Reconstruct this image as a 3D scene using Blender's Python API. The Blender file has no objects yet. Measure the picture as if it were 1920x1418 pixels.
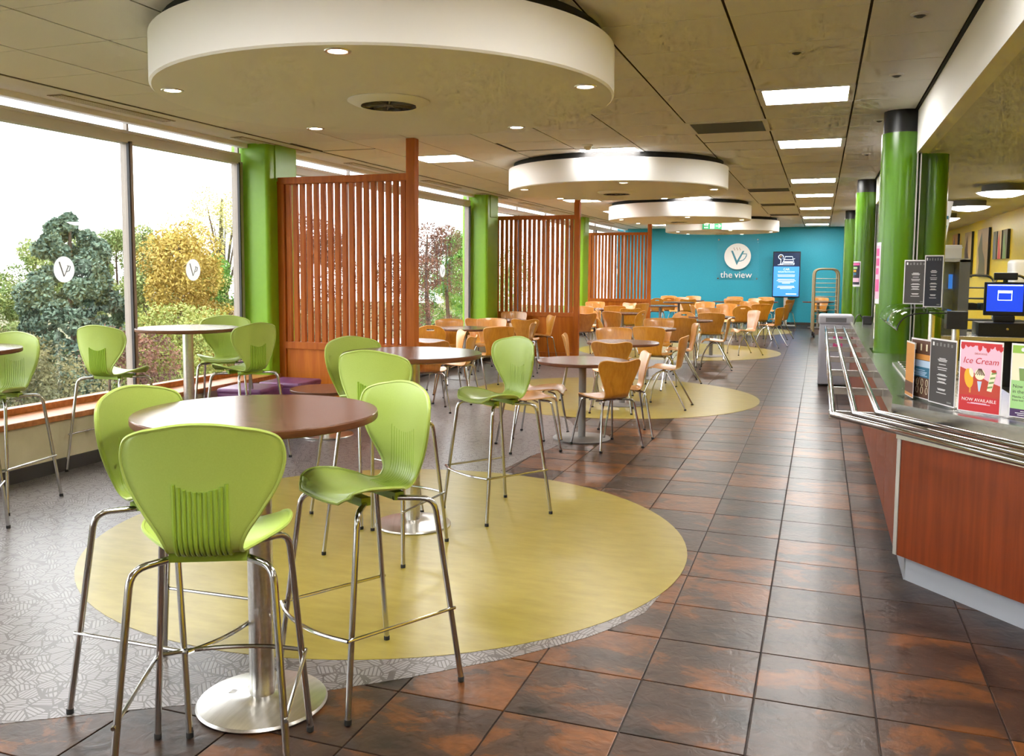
import bpy, bmesh, math, random
from mathutils import Vector, Matrix, Euler
random.seed(7)
S = bpy.context.scene
C = S.collection
PI = math.pi
R = math.radians

# ---------------------------------------------------------------- camera
ZC = 2.838            # main ceiling height
cam = bpy.data.cameras.new('camera'); camo = bpy.data.objects.new('camera', cam); C.objects.link(camo)
cam.sensor_width = 36.0; cam.lens = 1659.735 * 36 / 1920
cam.shift_x = 28.295 / 1920; cam.shift_y = -62.059 / 1920
cam.clip_start = .05; cam.clip_end = 300
_yaw, _pitch, _roll = .3497, .084, .0053
_f = Vector((-math.sin(_yaw) * math.cos(_pitch), math.cos(_yaw) * math.cos(_pitch), -math.sin(_pitch)))
_r = Vector((math.cos(_yaw), math.sin(_yaw), 0)); _u = _r.cross(_f)
_r, _u = math.cos(_roll) * _r + math.sin(_roll) * _u, -math.sin(_roll) * _r + math.cos(_roll) * _u
camo.matrix_world = Matrix(((_r.x, _u.x, -_f.x, 0), (_r.y, _u.y, -_f.y, 0), (_r.z, _u.z, -_f.z, 1.5459), (0, 0, 0, 1)))
S.camera = camo

# ---------------------------------------------------------------- sky and exposure
PANEL, DOWN, DOME = 24.0, 22.0, 12.0
w = bpy.data.worlds.new('overcast_sky'); S.world = w; w.use_nodes = True
nt = w.node_tree; nt.nodes.clear()
o_ = nt.nodes.new('ShaderNodeOutputWorld'); b_ = nt.nodes.new('ShaderNodeBackground')
tc_ = nt.nodes.new('ShaderNodeTexCoord'); mp_ = nt.nodes.new('ShaderNodeMapping'); mp_.inputs['Scale'].default_value = (2, 2, 7)
nz_ = nt.nodes.new('ShaderNodeTexNoise'); nz_.inputs['Scale'].default_value = 1.6; nz_.inputs['Detail'].default_value = 4
cr_ = nt.nodes.new('ShaderNodeValToRGB'); cr_.color_ramp.elements[0].color = (.80, .84, .90, 1); cr_.color_ramp.elements[1].color = (1, 1, 1, 1)
cr_.color_ramp.elements[0].position = .35; cr_.color_ramp.elements[1].position = .62
nt.links.new(tc_.outputs['Generated'], mp_.inputs[0]); nt.links.new(mp_.outputs[0], nz_.inputs['Vector'])
nt.links.new(nz_.outputs['Fac'], cr_.inputs[0]); nt.links.new(cr_.outputs[0], b_.inputs[0]); nt.links.new(b_.outputs[0], o_.inputs[0])
b_.inputs[1].default_value = 3.0
S.view_settings.view_transform = 'Standard'; S.view_settings.look = 'None'
S.view_settings.exposure = 1.1; S.view_settings.gamma = 1; S.view_settings.use_curve_mapping = False
S.cycles.use_denoising = True
S.cycles.max_bounces = 6; S.cycles.diffuse_bounces = 4; S.cycles.glossy_bounces = 3; S.cycles.transparent_max_bounces = 16
S.cycles.transmission_bounces = 6; S.cycles.caustics_reflective = False; S.cycles.caustics_refractive = False
S.cycles.sample_clamp_indirect = 6
S.cycles.use_adaptive_sampling = True; S.cycles.adaptive_threshold = .09; S.cycles.adaptive_min_samples = 12

# ---------------------------------------------------------------- materials
M = {}
def srgb(r, g, b):
    f = lambda c: (c / 255 / 12.92) if c / 255 <= .04045 else ((c / 255 + .055) / 1.055) ** 2.4
    return (f(r), f(g), f(b), 1)
def base(name, col, rough=.5, metal=0, coat=0, spec=.5):
    m = bpy.data.materials.new(name); m.use_nodes = True
    p = m.node_tree.nodes['Principled BSDF']
    p.inputs['Base Color'].default_value = col if len(col) == 4 else (*col, 1)
    p.inputs['Roughness'].default_value = rough; p.inputs['Metallic'].default_value = metal
    p.inputs['Coat Weight'].default_value = coat; p.inputs['Specular IOR Level'].default_value = spec
    M[name] = m
    return m, m.node_tree, p
def N(t, kind, **k):
    n = t.nodes.new(kind)
    for a, v in k.items():
        if a in n.inputs: n.inputs[a].default_value = v
        else: setattr(n, a, v)
    return n
def noisy(name, c1, c2, scale=(8, 8, 8), rough=.5, metal=0, detail=5, lo=.35, hi=.65, bump=0, coat=0, coord='Object', rnd=False, spec=.5, bscale=None):
    """two-tone noise material with object coordinates; scale stretches the grain"""
    m, t, p = base(name, c1, rough, metal, coat, spec)
    tc = N(t, 'ShaderNodeTexCoord'); mp = N(t, 'ShaderNodeMapping', Scale=scale)
    src = tc.outputs[coord]
    if rnd:
        oi = N(t, 'ShaderNodeObjectInfo'); ml = N(t, 'ShaderNodeMath', operation='MULTIPLY'); ml.inputs[1].default_value = 57.0
        ad = N(t, 'ShaderNodeVectorMath', operation='ADD')
        t.links.new(oi.outputs['Random'], ml.inputs[0]); t.links.new(src, ad.inputs[0]); t.links.new(ml.outputs[0], ad.inputs[1]); src = ad.outputs[0]
    nz = N(t, 'ShaderNodeTexNoise', Scale=1.0, Detail=detail, Roughness=.6)
    cr = N(t, 'ShaderNodeValToRGB'); e = cr.color_ramp.elements
    e[0].position = lo; e[1].position = hi; e[0].color = (*c1[:3], 1); e[1].color = (*c2[:3], 1)
    t.links.new(src, mp.inputs[0]); t.links.new(mp.outputs[0], nz.inputs['Vector'])
    t.links.new(nz.outputs['Fac'], cr.inputs[0]); t.links.new(cr.outputs[0], p.inputs['Base Color'])
    if bump:
        bm = N(t, 'ShaderNodeBump', Strength=bump, Distance=.01)
        if bscale:
            n2 = N(t, 'ShaderNodeTexNoise', Scale=bscale, Detail=4); t.links.new(src, n2.inputs['Vector']); t.links.new(n2.outputs['Fac'], bm.inputs['Height'])
        else: t.links.new(nz.outputs['Fac'], bm.inputs['Height'])
        t.links.new(bm.outputs[0], p.inputs['Normal'])
    return m
def emit(name, col, strength):
    m, t, p = base(name, (*col, 1), .4)
    p.inputs['Emission Color'].default_value = (*col, 1); p.inputs['Emission Strength'].default_value = strength
    return m
def glassy(name, tint=(1, 1, 1), f0=.04, rough=0.0, graze=1.0):
    """thin clear sheet: straight-through light plus a Schlick mirror part"""
    m = bpy.data.materials.new(name); m.use_nodes = True; t = m.node_tree; t.nodes.clear()
    o = N(t, 'ShaderNodeOutputMaterial'); mx = N(t, 'ShaderNodeMixShader'); lw = N(t, 'ShaderNodeLayerWeight', Blend=.5)
    pw = N(t, 'ShaderNodeMath', operation='POWER'); pw.inputs[1].default_value = 5.0
    ma = N(t, 'ShaderNodeMath', operation='MULTIPLY_ADD'); ma.inputs[1].default_value = (1 - f0) * graze; ma.inputs[2].default_value = f0
    tr = N(t, 'ShaderNodeBsdfTransparent', Color=(*tint, 1)); gl = N(t, 'ShaderNodeBsdfGlossy', Roughness=rough)
    t.links.new(lw.outputs['Facing'], pw.inputs[0]); t.links.new(pw.outputs[0], ma.inputs[0]); t.links.new(ma.outputs[0], mx.inputs[0])
    t.links.new(tr.outputs[0], mx.inputs[1]); t.links.new(gl.outputs[0], mx.inputs[2]); t.links.new(mx.outputs[0], o.inputs[0])
    M[name] = m
    return m

# floor tile: slate with rust patches
m, t, p = base('slate', (.1, .07, .06), .33, 0, 0, .38)
tc = N(t, 'ShaderNodeTexCoord'); oi = N(t, 'ShaderNodeObjectInfo'); ml = N(t, 'ShaderNodeMath', operation='MULTIPLY'); ml.inputs[1].default_value = 91.0
ad = N(t, 'ShaderNodeVectorMath', operation='ADD'); t.links.new(oi.outputs['Random'], ml.inputs[0]); t.links.new(tc.outputs['Object'], ad.inputs[0]); t.links.new(ml.outputs[0], ad.inputs[1])
mp = N(t, 'ShaderNodeMapping', Scale=(3.6, 6.0, 3)); t.links.new(ad.outputs[0], mp.inputs[0])
n1 = N(t, 'ShaderNodeTexNoise', Scale=1.0, Detail=7, Roughness=.62, Distortion=.5); t.links.new(mp.outputs[0], n1.inputs['Vector'])
# each tile has its own share of rust
rr = N(t, 'ShaderNodeMath', operation='MULTIPLY_ADD'); rr.inputs[1].default_value = .26; rr.inputs[2].default_value = -.115
t.links.new(oi.outputs['Random'], rr.inputs[0]); sm = N(t, 'ShaderNodeMath', operation='ADD'); t.links.new(n1.outputs['Fac'], sm.inputs[0]); t.links.new(rr.outputs[0], sm.inputs[1])
cr = N(t, 'ShaderNodeValToRGB'); e = cr.color_ramp.elements
e[0].position = .30; e[0].color = srgb(32, 24, 20); e[1].position = .46; e[1].color = srgb(64, 47, 38)
for pos, c in ((.56, srgb(72, 52, 41)), (.59, srgb(98, 60, 32)), (.74, srgb(122, 74, 34))):
    q = e.new(pos); q.color = c
t.links.new(sm.outputs[0], cr.inputs[0])
n2 = N(t, 'ShaderNodeTexNoise', Scale=26, Detail=5); t.links.new(ad.outputs[0], n2.inputs['Vector'])
mx = N(t, 'ShaderNodeMix', data_type='RGBA', blend_type='MULTIPLY'); mx.inputs[0].default_value = .5
c2 = N(t, 'ShaderNodeValToRGB'); c2.color_ramp.elements[0].color = (.55, .52, .52, 1); c2.color_ramp.elements[1].color = (1.15, 1.1, 1.05, 1); c2.color_ramp.elements[0].position = .3; c2.color_ramp.elements[1].position = .7
t.links.new(n2.outputs['Fac'], c2.inputs[0]); t.links.new(cr.outputs[0], mx.inputs[6]); t.links.new(c2.outputs[0], mx.inputs[7]); t.links.new(mx.outputs[2], p.inputs['Base Color'])
bp = N(t, 'ShaderNodeBump', Strength=.35, Distance=.006); n3 = N(t, 'ShaderNodeTexNoise', Scale=16, Detail=6, Distortion=1.2); t.links.new(ad.outputs[0], n3.inputs['Vector'])
t.links.new(n3.outputs['Fac'], bp.inputs['Height']); t.links.new(bp.outputs[0], p.inputs['Normal'])
base('grout', srgb(52, 40, 35), .7)

# patterned grey vinyl: little hatched blocks at all angles
m, t, p = base('vinyl', srgb(136, 131, 131), .30)
tc = N(t, 'ShaderNodeTexCoord'); mp = N(t, 'ShaderNodeMapping', Scale=(1, 1, 0)); t.links.new(tc.outputs['Object'], mp.inputs[0])
vo = N(t, 'ShaderNodeTexVoronoi', Scale=16.0, feature='F1'); t.links.new(mp.outputs[0], vo.inputs['Vector'])
sp = N(t, 'ShaderNodeSeparateColor'); t.links.new(vo.outputs['Color'], sp.inputs[0])
an = N(t, 'ShaderNodeMath', operation='MULTIPLY'); an.inputs[1].default_value = 6.283; t.links.new(sp.outputs[0], an.inputs[0])
ro = N(t, 'ShaderNodeVectorRotate', rotation_type='Z_AXIS'); t.links.new(mp.outputs[0], ro.inputs['Vector']); t.links.new(an.outputs[0], ro.inputs['Angle'])
wv = N(t, 'ShaderNodeTexWave', Scale=20.0, wave_type='BANDS', bands_direction='X'); t.links.new(ro.outputs[0], wv.inputs['Vector'])
ve = N(t, 'ShaderNodeTexVoronoi', Scale=16.0, feature='DISTANCE_TO_EDGE'); t.links.new(mp.outputs[0], ve.inputs['Vector'])
ed = N(t, 'ShaderNodeMath', operation='GREATER_THAN'); ed.inputs[1].default_value = .05; t.links.new(ve.outputs['Distance'], ed.inputs[0])
wr = N(t, 'ShaderNodeValToRGB'); wr.color_ramp.elements[0].position = .12; wr.color_ramp.elements[1].position = .3; t.links.new(wv.outputs['Fac'], wr.inputs[0])
mu = N(t, 'ShaderNodeMath', operation='MULTIPLY'); t.links.new(wr.outputs[0], mu.inputs[0]); t.links.new(ed.outputs[0], mu.inputs[1])
cr = N(t, 'ShaderNodeValToRGB'); cr.color_ramp.elements[0].color = srgb(92, 84, 82); cr.color_ramp.elements[1].color = srgb(143, 137, 137); t.links.new(mu.outputs[0], cr.inputs[0])
t.links.new(cr.outputs[0], p.inputs['Base Color'])
bp = N(t, 'ShaderNodeBump', Strength=.25, Distance=.002); t.links.new(mu.outputs[0], bp.inputs['Height']); t.links.new(bp.outputs[0], p.inputs['Normal'])

noisy('lino_yellow', srgb(148, 131, 46), srgb(166, 149, 66), (5, 14, 5), .30, detail=8, lo=.3, hi=.7, bump=.05)
noisy('ceiling_tile', srgb(240, 239, 238), srgb(244, 243, 242), (160, 160, 160), .9, detail=2, bump=.05)
base('kitchen_paint', srgb(226, 227, 232), .7)
noisy('plaster', srgb(238, 236, 232), srgb(241, 239, 236), (30, 30, 30), .8, detail=2)
base('disc_white', srgb(247, 245, 242), .7)
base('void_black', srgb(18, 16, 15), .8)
base('seam', srgb(58, 50, 42), .9)
noisy('wall_blue', srgb(38, 154, 178), srgb(44, 162, 186), (40, 40, 40), .55, bump=.03)
noisy('wall_yellow', srgb(226, 192, 14), srgb(232, 200, 22), (20, 20, 20), .38)
noisy('wall_cream', srgb(206, 196, 160), srgb(214, 204, 170), (6, 6, 6), .7)
base('skirting', srgb(62, 58, 56), .6)
noisy('sill_wood', srgb(176, 108, 58), srgb(206, 138, 82), (3, 30, 30), .4)
base('frame_grey', srgb(172, 160, 150), .45, .1)
base('frame_dark', srgb(52, 50, 52), .5)
base('frame_white', srgb(224, 222, 224), .5)
glassy('window_glass', (.97, .98, .975), .05)
m, t, p = base('film', srgb(236, 236, 236), .6)
tl_ = N(t, 'ShaderNodeBsdfTranslucent', Color=(.8, .8, .8, 1)); mx = N(t, 'ShaderNodeMixShader'); mx.inputs[0].default_value = .45
t.links.new(p.outputs[0], mx.inputs[1]); t.links.new(tl_.outputs[0], mx.inputs[2]); t.links.new(mx.outputs[0], t.nodes['Material Output'].inputs[0])
glassy('clear_glass', (.93, .97, .95), .05)
glassy('acrylic', (.99, .995, 1), .012, 0, .25)
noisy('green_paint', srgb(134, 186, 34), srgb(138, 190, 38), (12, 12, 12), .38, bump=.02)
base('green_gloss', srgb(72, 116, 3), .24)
noisy('stool_green', srgb(168, 190, 88), srgb(172, 194, 93), (200, 200, 200), .36, bump=.03)
base('stool_green_deep', srgb(152, 184, 62), .38)
base('chrome', (.50, .49, .48), .16, 1)
base('rail_chrome', (.46, .46, .46), .12, 1)
base('tan_metal', srgb(168, 154, 124), .4, .4)
base('tube_steel', (.62, .59, .56), .26, 1)
noisy('brushed_steel', (.60, .58, .55), (.70, .68, .65), (60, 2, 60), .28, 1)
noisy('worktop_steel', (.62, .61, .58), (.70, .69, .66), (4, 60, 60), .22, 1)
base('grey_powder', srgb(150, 146, 143), .45, .2)
base('rubber', srgb(26, 25, 26), .7)
noisy('walnut', srgb(92, 64, 52), srgb(116, 84, 69), (4, 40, 40), .20, detail=6, spec=.48)
noisy('walnut_edge', srgb(96, 56, 36), srgb(120, 74, 48), (10, 10, 60), .4)
noisy('plywood', srgb(196, 126, 22), srgb(212, 146, 42), (46, 46, 3), .42, detail=4, rnd=True, coat=1.0)
M['plywood'].node_tree.nodes['Principled BSDF'].inputs['Coat Roughness'].default_value = .24; M['plywood'].node_tree.nodes['Principled BSDF'].inputs['Coat IOR'].default_value = 1.75
noisy('plywood_edge', srgb(214, 160, 96), srgb(230, 180, 120), (20, 20, 90), .5)
noisy('screen_wood', srgb(166, 82, 8), srgb(186, 100, 16), (26, 26, 2.2), .52, detail=6, rnd=True, spec=.3)
noisy('screen_panel', srgb(180, 92, 4), srgb(200, 112, 14), (22, 22, 1.6), .5, detail=7, spec=.3)
noisy('cherry', srgb(118, 46, 12), srgb(138, 58, 20), (30, 30, 1.4), .36, detail=6, spec=.35)
base('alu', srgb(190, 188, 184), .38, .5)
base('kick_grey', srgb(176, 180, 190), .5, .2)
noisy('purple_vinyl', srgb(116, 66, 108), srgb(126, 74, 118), (20, 20, 20), .36)
base('bin_grey', srgb(176, 178, 190), .5)
base('bin_dark', srgb(110, 112, 120), .5)
base('black', srgb(20, 20, 21), .4)
base('dark_grey', srgb(74, 72, 72), .5)
base('mid_grey', srgb(120, 120, 120), .5)
base('white', srgb(238, 238, 238), .5)
base('paper', srgb(232, 230, 232), .6)
base('charcoal_print', srgb(66, 62, 62), .55)
base('navy_print', srgb(28, 30, 44), .5)
base('brown_print', srgb(96, 62, 44), .55)
base('orange_print', srgb(216, 148, 72), .55)
base('teal_print', srgb(42, 110, 142), .55)
base('pale_blue_print', srgb(190, 212, 236), .55)
base('pink_print', srgb(228, 186, 206), .55)
base('magenta_print', srgb(216, 90, 150), .55)
base('red_print', srgb(200, 44, 50), .55)
base('rust_print', srgb(190, 66, 48), .55)
base('yellow_print', srgb(240, 178, 40), .55)
base('cream_print', srgb(236, 228, 196), .55)
base('lime_print', srgb(150, 190, 74), .55)
base('mint_print', srgb(166, 212, 140), .55)
base('purple_print', srgb(72, 44, 92), .55)
base('matcha_print', srgb(122, 150, 84), .55)
base('tan_print', srgb(190, 158, 104), .55)
base('olive_print', srgb(112, 100, 56), .55)
base('exit_green', srgb(14, 128, 72), .5)
base('sign_white', srgb(240, 240, 236), .4)
base('logo_teal', srgb(70, 140, 160), .5)
base('copper', srgb(150, 96, 60), .45)
emit('panel_light', (1, .98, .95), PANEL)
emit('down_light', (1, .84, .55), DOWN)
emit('dome_light', (1, .98, .95), DOME)
emit('tv_blue', (.05, .28, .95), .34)
emit('tv_dark', (.008, .02, .06), .3)
emit('tv_white', (.75, .85, 1), .38)
emit('till_blue', (.01, .06, .75), .5)
emit('till_white', (.75, .85, 1), .9)
base('air_slot', srgb(150, 138, 112), .8)
noisy('bark', srgb(70, 58, 48), srgb(98, 84, 70), (6, 6, 1.5), .9)
noisy('ground_out', srgb(78, 84, 50), srgb(104, 96, 66), (.6, .6, .6), .95)
for nm, c1, c2 in (('leaf_conifer', (82, 106, 90), (126, 148, 124)), ('leaf_light', (112, 138, 72), (160, 172, 104)), ('leaf_gold', (164, 138, 52), (206, 182, 88)),
                   ('leaf_airy', (188, 182, 104), (218, 208, 140)), ('leaf_green', (84, 138, 52), (132, 178, 78)), ('leaf_copper', (96, 66, 54), (140, 98, 78)),
                   ('leaf_under', (92, 94, 58), (140, 132, 84)), ('leaf_bright', (140, 156, 72), (182, 190, 104))):
    noisy(nm, srgb(*[q * .88 for q in c1]), srgb(*[q * .90 for q in c2]), (2.2, 2.2, 2.2), .7, detail=3, coord='Object')
    p = M[nm].node_tree.nodes['Principled BSDF']; p.inputs['Subsurface Weight'].default_value = 0

# ---------------------------------------------------------------- helpers
def link(name, me, mat=None, parent=None):
    o = bpy.data.objects.new(name, me); C.objects.link(o)
    if mat and me is not None and not me.materials: me.materials.append(M[mat])
    if parent is not None: o.parent = parent
    return o
def root(name, loc=(0, 0, 0), rz=0):
    o = bpy.data.objects.new(name, None); C.objects.link(o); o.location = loc; o.rotation_euler = (0, 0, rz); o.empty_display_size = .1
    return o
def tag(o, label, cat, group=None):
    o['label'] = label; o['category'] = cat
    if group: o['group'] = group
    return o
def struct(o, label=None):
    o['kind'] = 'structure'
    if label: o['label'] = label
    return o
def mesh(name, v, f, smooth=False):
    me = bpy.data.meshes.new(name); me.from_pydata([tuple(p) for p in v], [], f)
    if smooth: me.polygons.foreach_set('use_smooth', [True] * len(me.polygons))
    me.update(); return me
class MB:
    """collects shapes for ONE mesh object"""
    def __init__(s): s.v = []; s.f = []; s.sm = []
    def add(s, v, f, sm=False):
        k = len(s.v); s.v += [tuple(p) for p in v]; s.f += [tuple(i + k for i in q) for q in f]; s.sm += [sm] * len(f); return s
    def box(s, x0, x1, y0, y1, z0, z1):
        v = [(x, y, z) for z in (z0, z1) for y in (y0, y1) for x in (x0, x1)]
        return s.add(v, [(0, 2, 3, 1), (4, 5, 7, 6), (0, 1, 5, 4), (2, 6, 7, 3), (0, 4, 6, 2), (1, 3, 7, 5)])
    def bbox(s, x0, x1, y0, y1, z0, z1, b=.004):
        """box with chamfered edges"""
        bm = bmesh.new(); bmesh.ops.create_cube(bm, size=1)
        for q in bm.verts: q.co = Vector(((x0 + x1) / 2 + q.co.x * (x1 - x0), (y0 + y1) / 2 + q.co.y * (y1 - y0), (z0 + z1) / 2 + q.co.z * (z1 - z0)))
        bmesh.ops.bevel(bm, geom=bm.edges[:], offset=b, segments=2, affect='EDGES', profile=.6)
        bm.verts.index_update(); s.add([q.co for q in bm.verts], [[q.index for q in fc.verts] for fc in bm.faces]); bm.free(); return s
    def rbox(s, x0, x1, y0, y1, z0, z1, b=.03, seg=4):
        bm = bmesh.new(); bmesh.ops.create_cube(bm, size=1)
        for q in bm.verts: q.co = Vector(((x0 + x1) / 2 + q.co.x * (x1 - x0), (y0 + y1) / 2 + q.co.y * (y1 - y0), (z0 + z1) / 2 + q.co.z * (z1 - z0)))
        bmesh.ops.bevel(bm, geom=bm.edges[:], offset=b, segments=seg, affect='EDGES', profile=.5)
        bm.verts.index_update(); s.add([q.co for q in bm.verts], [[q.index for q in fc.verts] for fc in bm.faces], True); bm.free(); return s
    def tube(s, pts, r, n=8, cap=True, closed=False):
        P = [Vector(p) for p in pts]; k = len(P); v = []; up = None
        for i, p in enumerate(P):
            a = P[(i - 1) % k] if closed else P[max(i - 1, 0)]; b = P[(i + 1) % k] if closed else P[min(i + 1, k - 1)]
            t = (b - a).normalized()
            if up is None:
                up = Vector((0, 0, 1)) if abs(t.z) < .9 else Vector((0, 1, 0))
            up = (up - up.dot(t) * t)
            if up.length < 1e-5: up = Vector((1, 0, 0)) - t.x * t
            up.normalize(); sd = t.cross(up); rr = r[i] if isinstance(r, (list, tuple)) else r
            for j in range(n):
                a_ = 2 * PI * j / n; v.append(p + rr * (math.cos(a_) * up + math.sin(a_) * sd))
        f = []
        for i in range(k if closed else k - 1):
            i2 = (i + 1) % k
            for j in range(n): f.append((i * n + j, i * n + (j + 1) % n, i2 * n + (j + 1) % n, i2 * n + j))
        s.add(v, f, True)
        if cap and not closed:
            m0 = len(s.v) - len(v)
            s.f.append(tuple(m0 + j for j in range(n))[::-1]); s.f.append(tuple(m0 + (k - 1) * n + j for j in range(n))); s.sm += [False, False]
        return s
    def lathe(s, prof, n=32, c=(0, 0), a0=0, a1=2 * PI, caps=True):
        """profile of (radius, z) turned about the vertical through c"""
        full = abs(a1 - a0 - 2 * PI) < 1e-6; m_ = n if full else n + 1; v = []
        for r, z in prof:
            for j in range(m_):
                a = a0 + (a1 - a0) * j / n; v.append((c[0] + r * math.cos(a), c[1] + r * math.sin(a), z))
        f = [(i * m_ + j, i * m_ + (j + 1) % m_, (i + 1) * m_ + (j + 1) % m_, (i + 1) * m_ + j) for i in range(len(prof) - 1) for j in range(n)]
        k = len(s.v); s.add(v, f, True)
        if full and caps:
            for i in (0, len(prof) - 1):
                if prof[i][0] > 1e-5: s.f.append(tuple(k + i * m_ + j for j in (range(n) if i else reversed(range(n))))); s.sm.append(False)
        return s
    def prism(s, poly, z0, z1):
        k = len(poly); v = [(x, y, z0) for x, y in poly] + [(x, y, z1) for x, y in poly]
        return s.add(v, [tuple(reversed(range(k))), tuple(range(k, 2 * k))] + [(i, (i + 1) % k, k + (i + 1) % k, k + i) for i in range(k)])
    def build(s, name, mat, parent=None, sharp=True):
        me = bpy.data.meshes.new(name); me.from_pydata(s.v, [], s.f); me.polygons.foreach_set('use_smooth', s.sm); me.update()
        if sharp and any(s.sm): me.set_sharp_from_angle(angle=R(38))
        return link(name, me, mat, parent)
def smooth_path(pts, n=6):
    P = [Vector(p) for p in pts]; out = []
    for i in range(len(P) - 1):
        a, b, c, d = P[max(i - 1, 0)], P[i], P[i + 1], P[min(i + 2, len(P) - 1)]
        for k in range(n):
            t_ = k / n; out.append(.5 * ((2 * b) + (c - a) * t_ + (2 * a - 5 * b + 4 * c - d) * t_ ** 2 + (3 * b - a - 3 * c + d) * t_ ** 3))
    out.append(P[-1]); return out
def bent(pts, r=.05, n=5):
    """polyline with rounded corners"""
    P = [Vector(p) for p in pts]; out = [P[0]]
    for i in range(1, len(P) - 1):
        a = (P[i - 1] - P[i]); b = (P[i + 1] - P[i]); d = min(r, a.length * .45, b.length * .45)
        p0, p1 = P[i] + a.normalized() * d, P[i] + b.normalized() * d
        for k in range(n + 1):
            t_ = k / n; out.append((1 - t_) ** 2 * p0 + 2 * t_ * (1 - t_) * P[i] + t_ ** 2 * p1)
    out.append(P[-1]); return out
def kids(o): return [c for c in C.objects if c.parent == o]
TREE = {}
def copy_tree(o, parent=None):
    c = o.copy(); C.objects.link(c); c.parent = parent
    for ch in TREE.get(o.name, ()): copy_tree_child(ch, c)
    return c
def copy_tree_child(o, parent):
    c = o.copy(); C.objects.link(c); c.parent = parent
    for ch in TREE.get(o.name, ()): copy_tree_child(ch, c)
def remember(o):
    ch = list(o.children); TREE[o.name] = ch
    for q in ch: remember(q)
def text(name, body, size, loc, rot, mat, parent=None, ext=.0006, align='CENTER', spacing=1.0, shear=0.0):
    cu = bpy.data.curves.new(name, 'FONT'); cu.body = body; cu.size = size; cu.extrude = ext; cu.align_x = align; cu.align_y = 'CENTER'; cu.space_character = spacing; cu.shear = shear
    cu.resolution_u = 3
    cu.materials.append(M[mat]); o = bpy.data.objects.new(name, cu); C.objects.link(o); o.location = loc; o.rotation_euler = rot
    dg_ = bpy.context.evaluated_depsgraph_get(); me = bpy.data.meshes.new_from_object(o.evaluated_get(dg_)); bpy.data.objects.remove(o); bpy.data.curves.remove(cu)
    me.name = name; o = bpy.data.objects.new(name, me); C.objects.link(o); o.location = loc; o.rotation_euler = rot
    if parent is not None: o.parent = parent
    return o
def circle_poly(cx, cy, r, n=96): return [(cx + r * math.cos(2 * PI * i / n), cy + r * math.sin(2 * PI * i / n)) for i in range(n)]
def shell(rows, th, hole=None):
    """rows[i][j] -> points; closed sheet of thickness th"""
    ni, nj = len(rows), len(rows[0]); P = [[Vector(q) for q in r_] for r_ in rows]; top = []; bot = []
    for i in range(ni):
        for j in range(nj):
            du = P[i][min(j + 1, nj - 1)] - P[i][max(j - 1, 0)]; dv = P[min(i + 1, ni - 1)][j] - P[max(i - 1, 0)][j]
            n_ = du.cross(dv); n_ = n_.normalized() if n_.length > 1e-9 else Vector((0, 0, 1))
            top.append(P[i][j] + n_ * th / 2); bot.append(P[i][j] - n_ * th / 2)
    k = ni * nj; f = []; idx = lambda i, j: i * nj + j
    used = [[not (hole and hole(i, j)) for j in range(nj - 1)] for i in range(ni - 1)]
    def ok(i, j): return 0 <= i < ni - 1 and 0 <= j < nj - 1 and used[i][j]
    for i in range(ni - 1):
        for j in range(nj - 1):
            if not used[i][j]: continue
            a, b, c, d = idx(i, j), idx(i, j + 1), idx(i + 1, j + 1), idx(i + 1, j)
            f.append((a, b, c, d)); f.append((k + d, k + c, k + b, k + a))
            if not ok(i - 1, j): f.append((a, k + a, k + b, b))
            if not ok(i + 1, j): f.append((d, c, k + c, k + d))
            if not ok(i, j - 1): f.append((a, d, k + d, k + a))
            if not ok(i, j + 1): f.append((b, k + b, k + c, c))
    return top + bot, f
def lerp(tab, s):
    """smooth (Catmull-Rom) reading of a table of (position, value)"""
    n = len(tab)
    for i in range(n - 1):
        if s <= tab[i + 1][0] or i == n - 2:
            (x1, y1), (x2, y2) = tab[i], tab[i + 1]; h = x2 - x1; q = min(max((s - x1) / h, 0), 1)
            m1 = (y2 - tab[i - 1][1]) / (x2 - tab[i - 1][0]) if i else (y2 - y1) / h
            m2 = (tab[i + 2][1] - y1) / (tab[i + 2][0] - x1) if i < n - 2 else (y2 - y1) / h
            return (2 * q ** 3 - 3 * q ** 2 + 1) * y1 + (q ** 3 - 2 * q ** 2 + q) * h * m1 + (3 * q ** 2 - 2 * q ** 3) * y2 + (q ** 3 - q ** 2) * h * m2

# ================================================================ THE SETTING
XW = -5.40            # inner face of the low window wall
XG = -5.72            # glass plane
YB, YF = -5.0, 27.1   # back and far walls
XR = 2.69             # yellow kitchen wall

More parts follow.
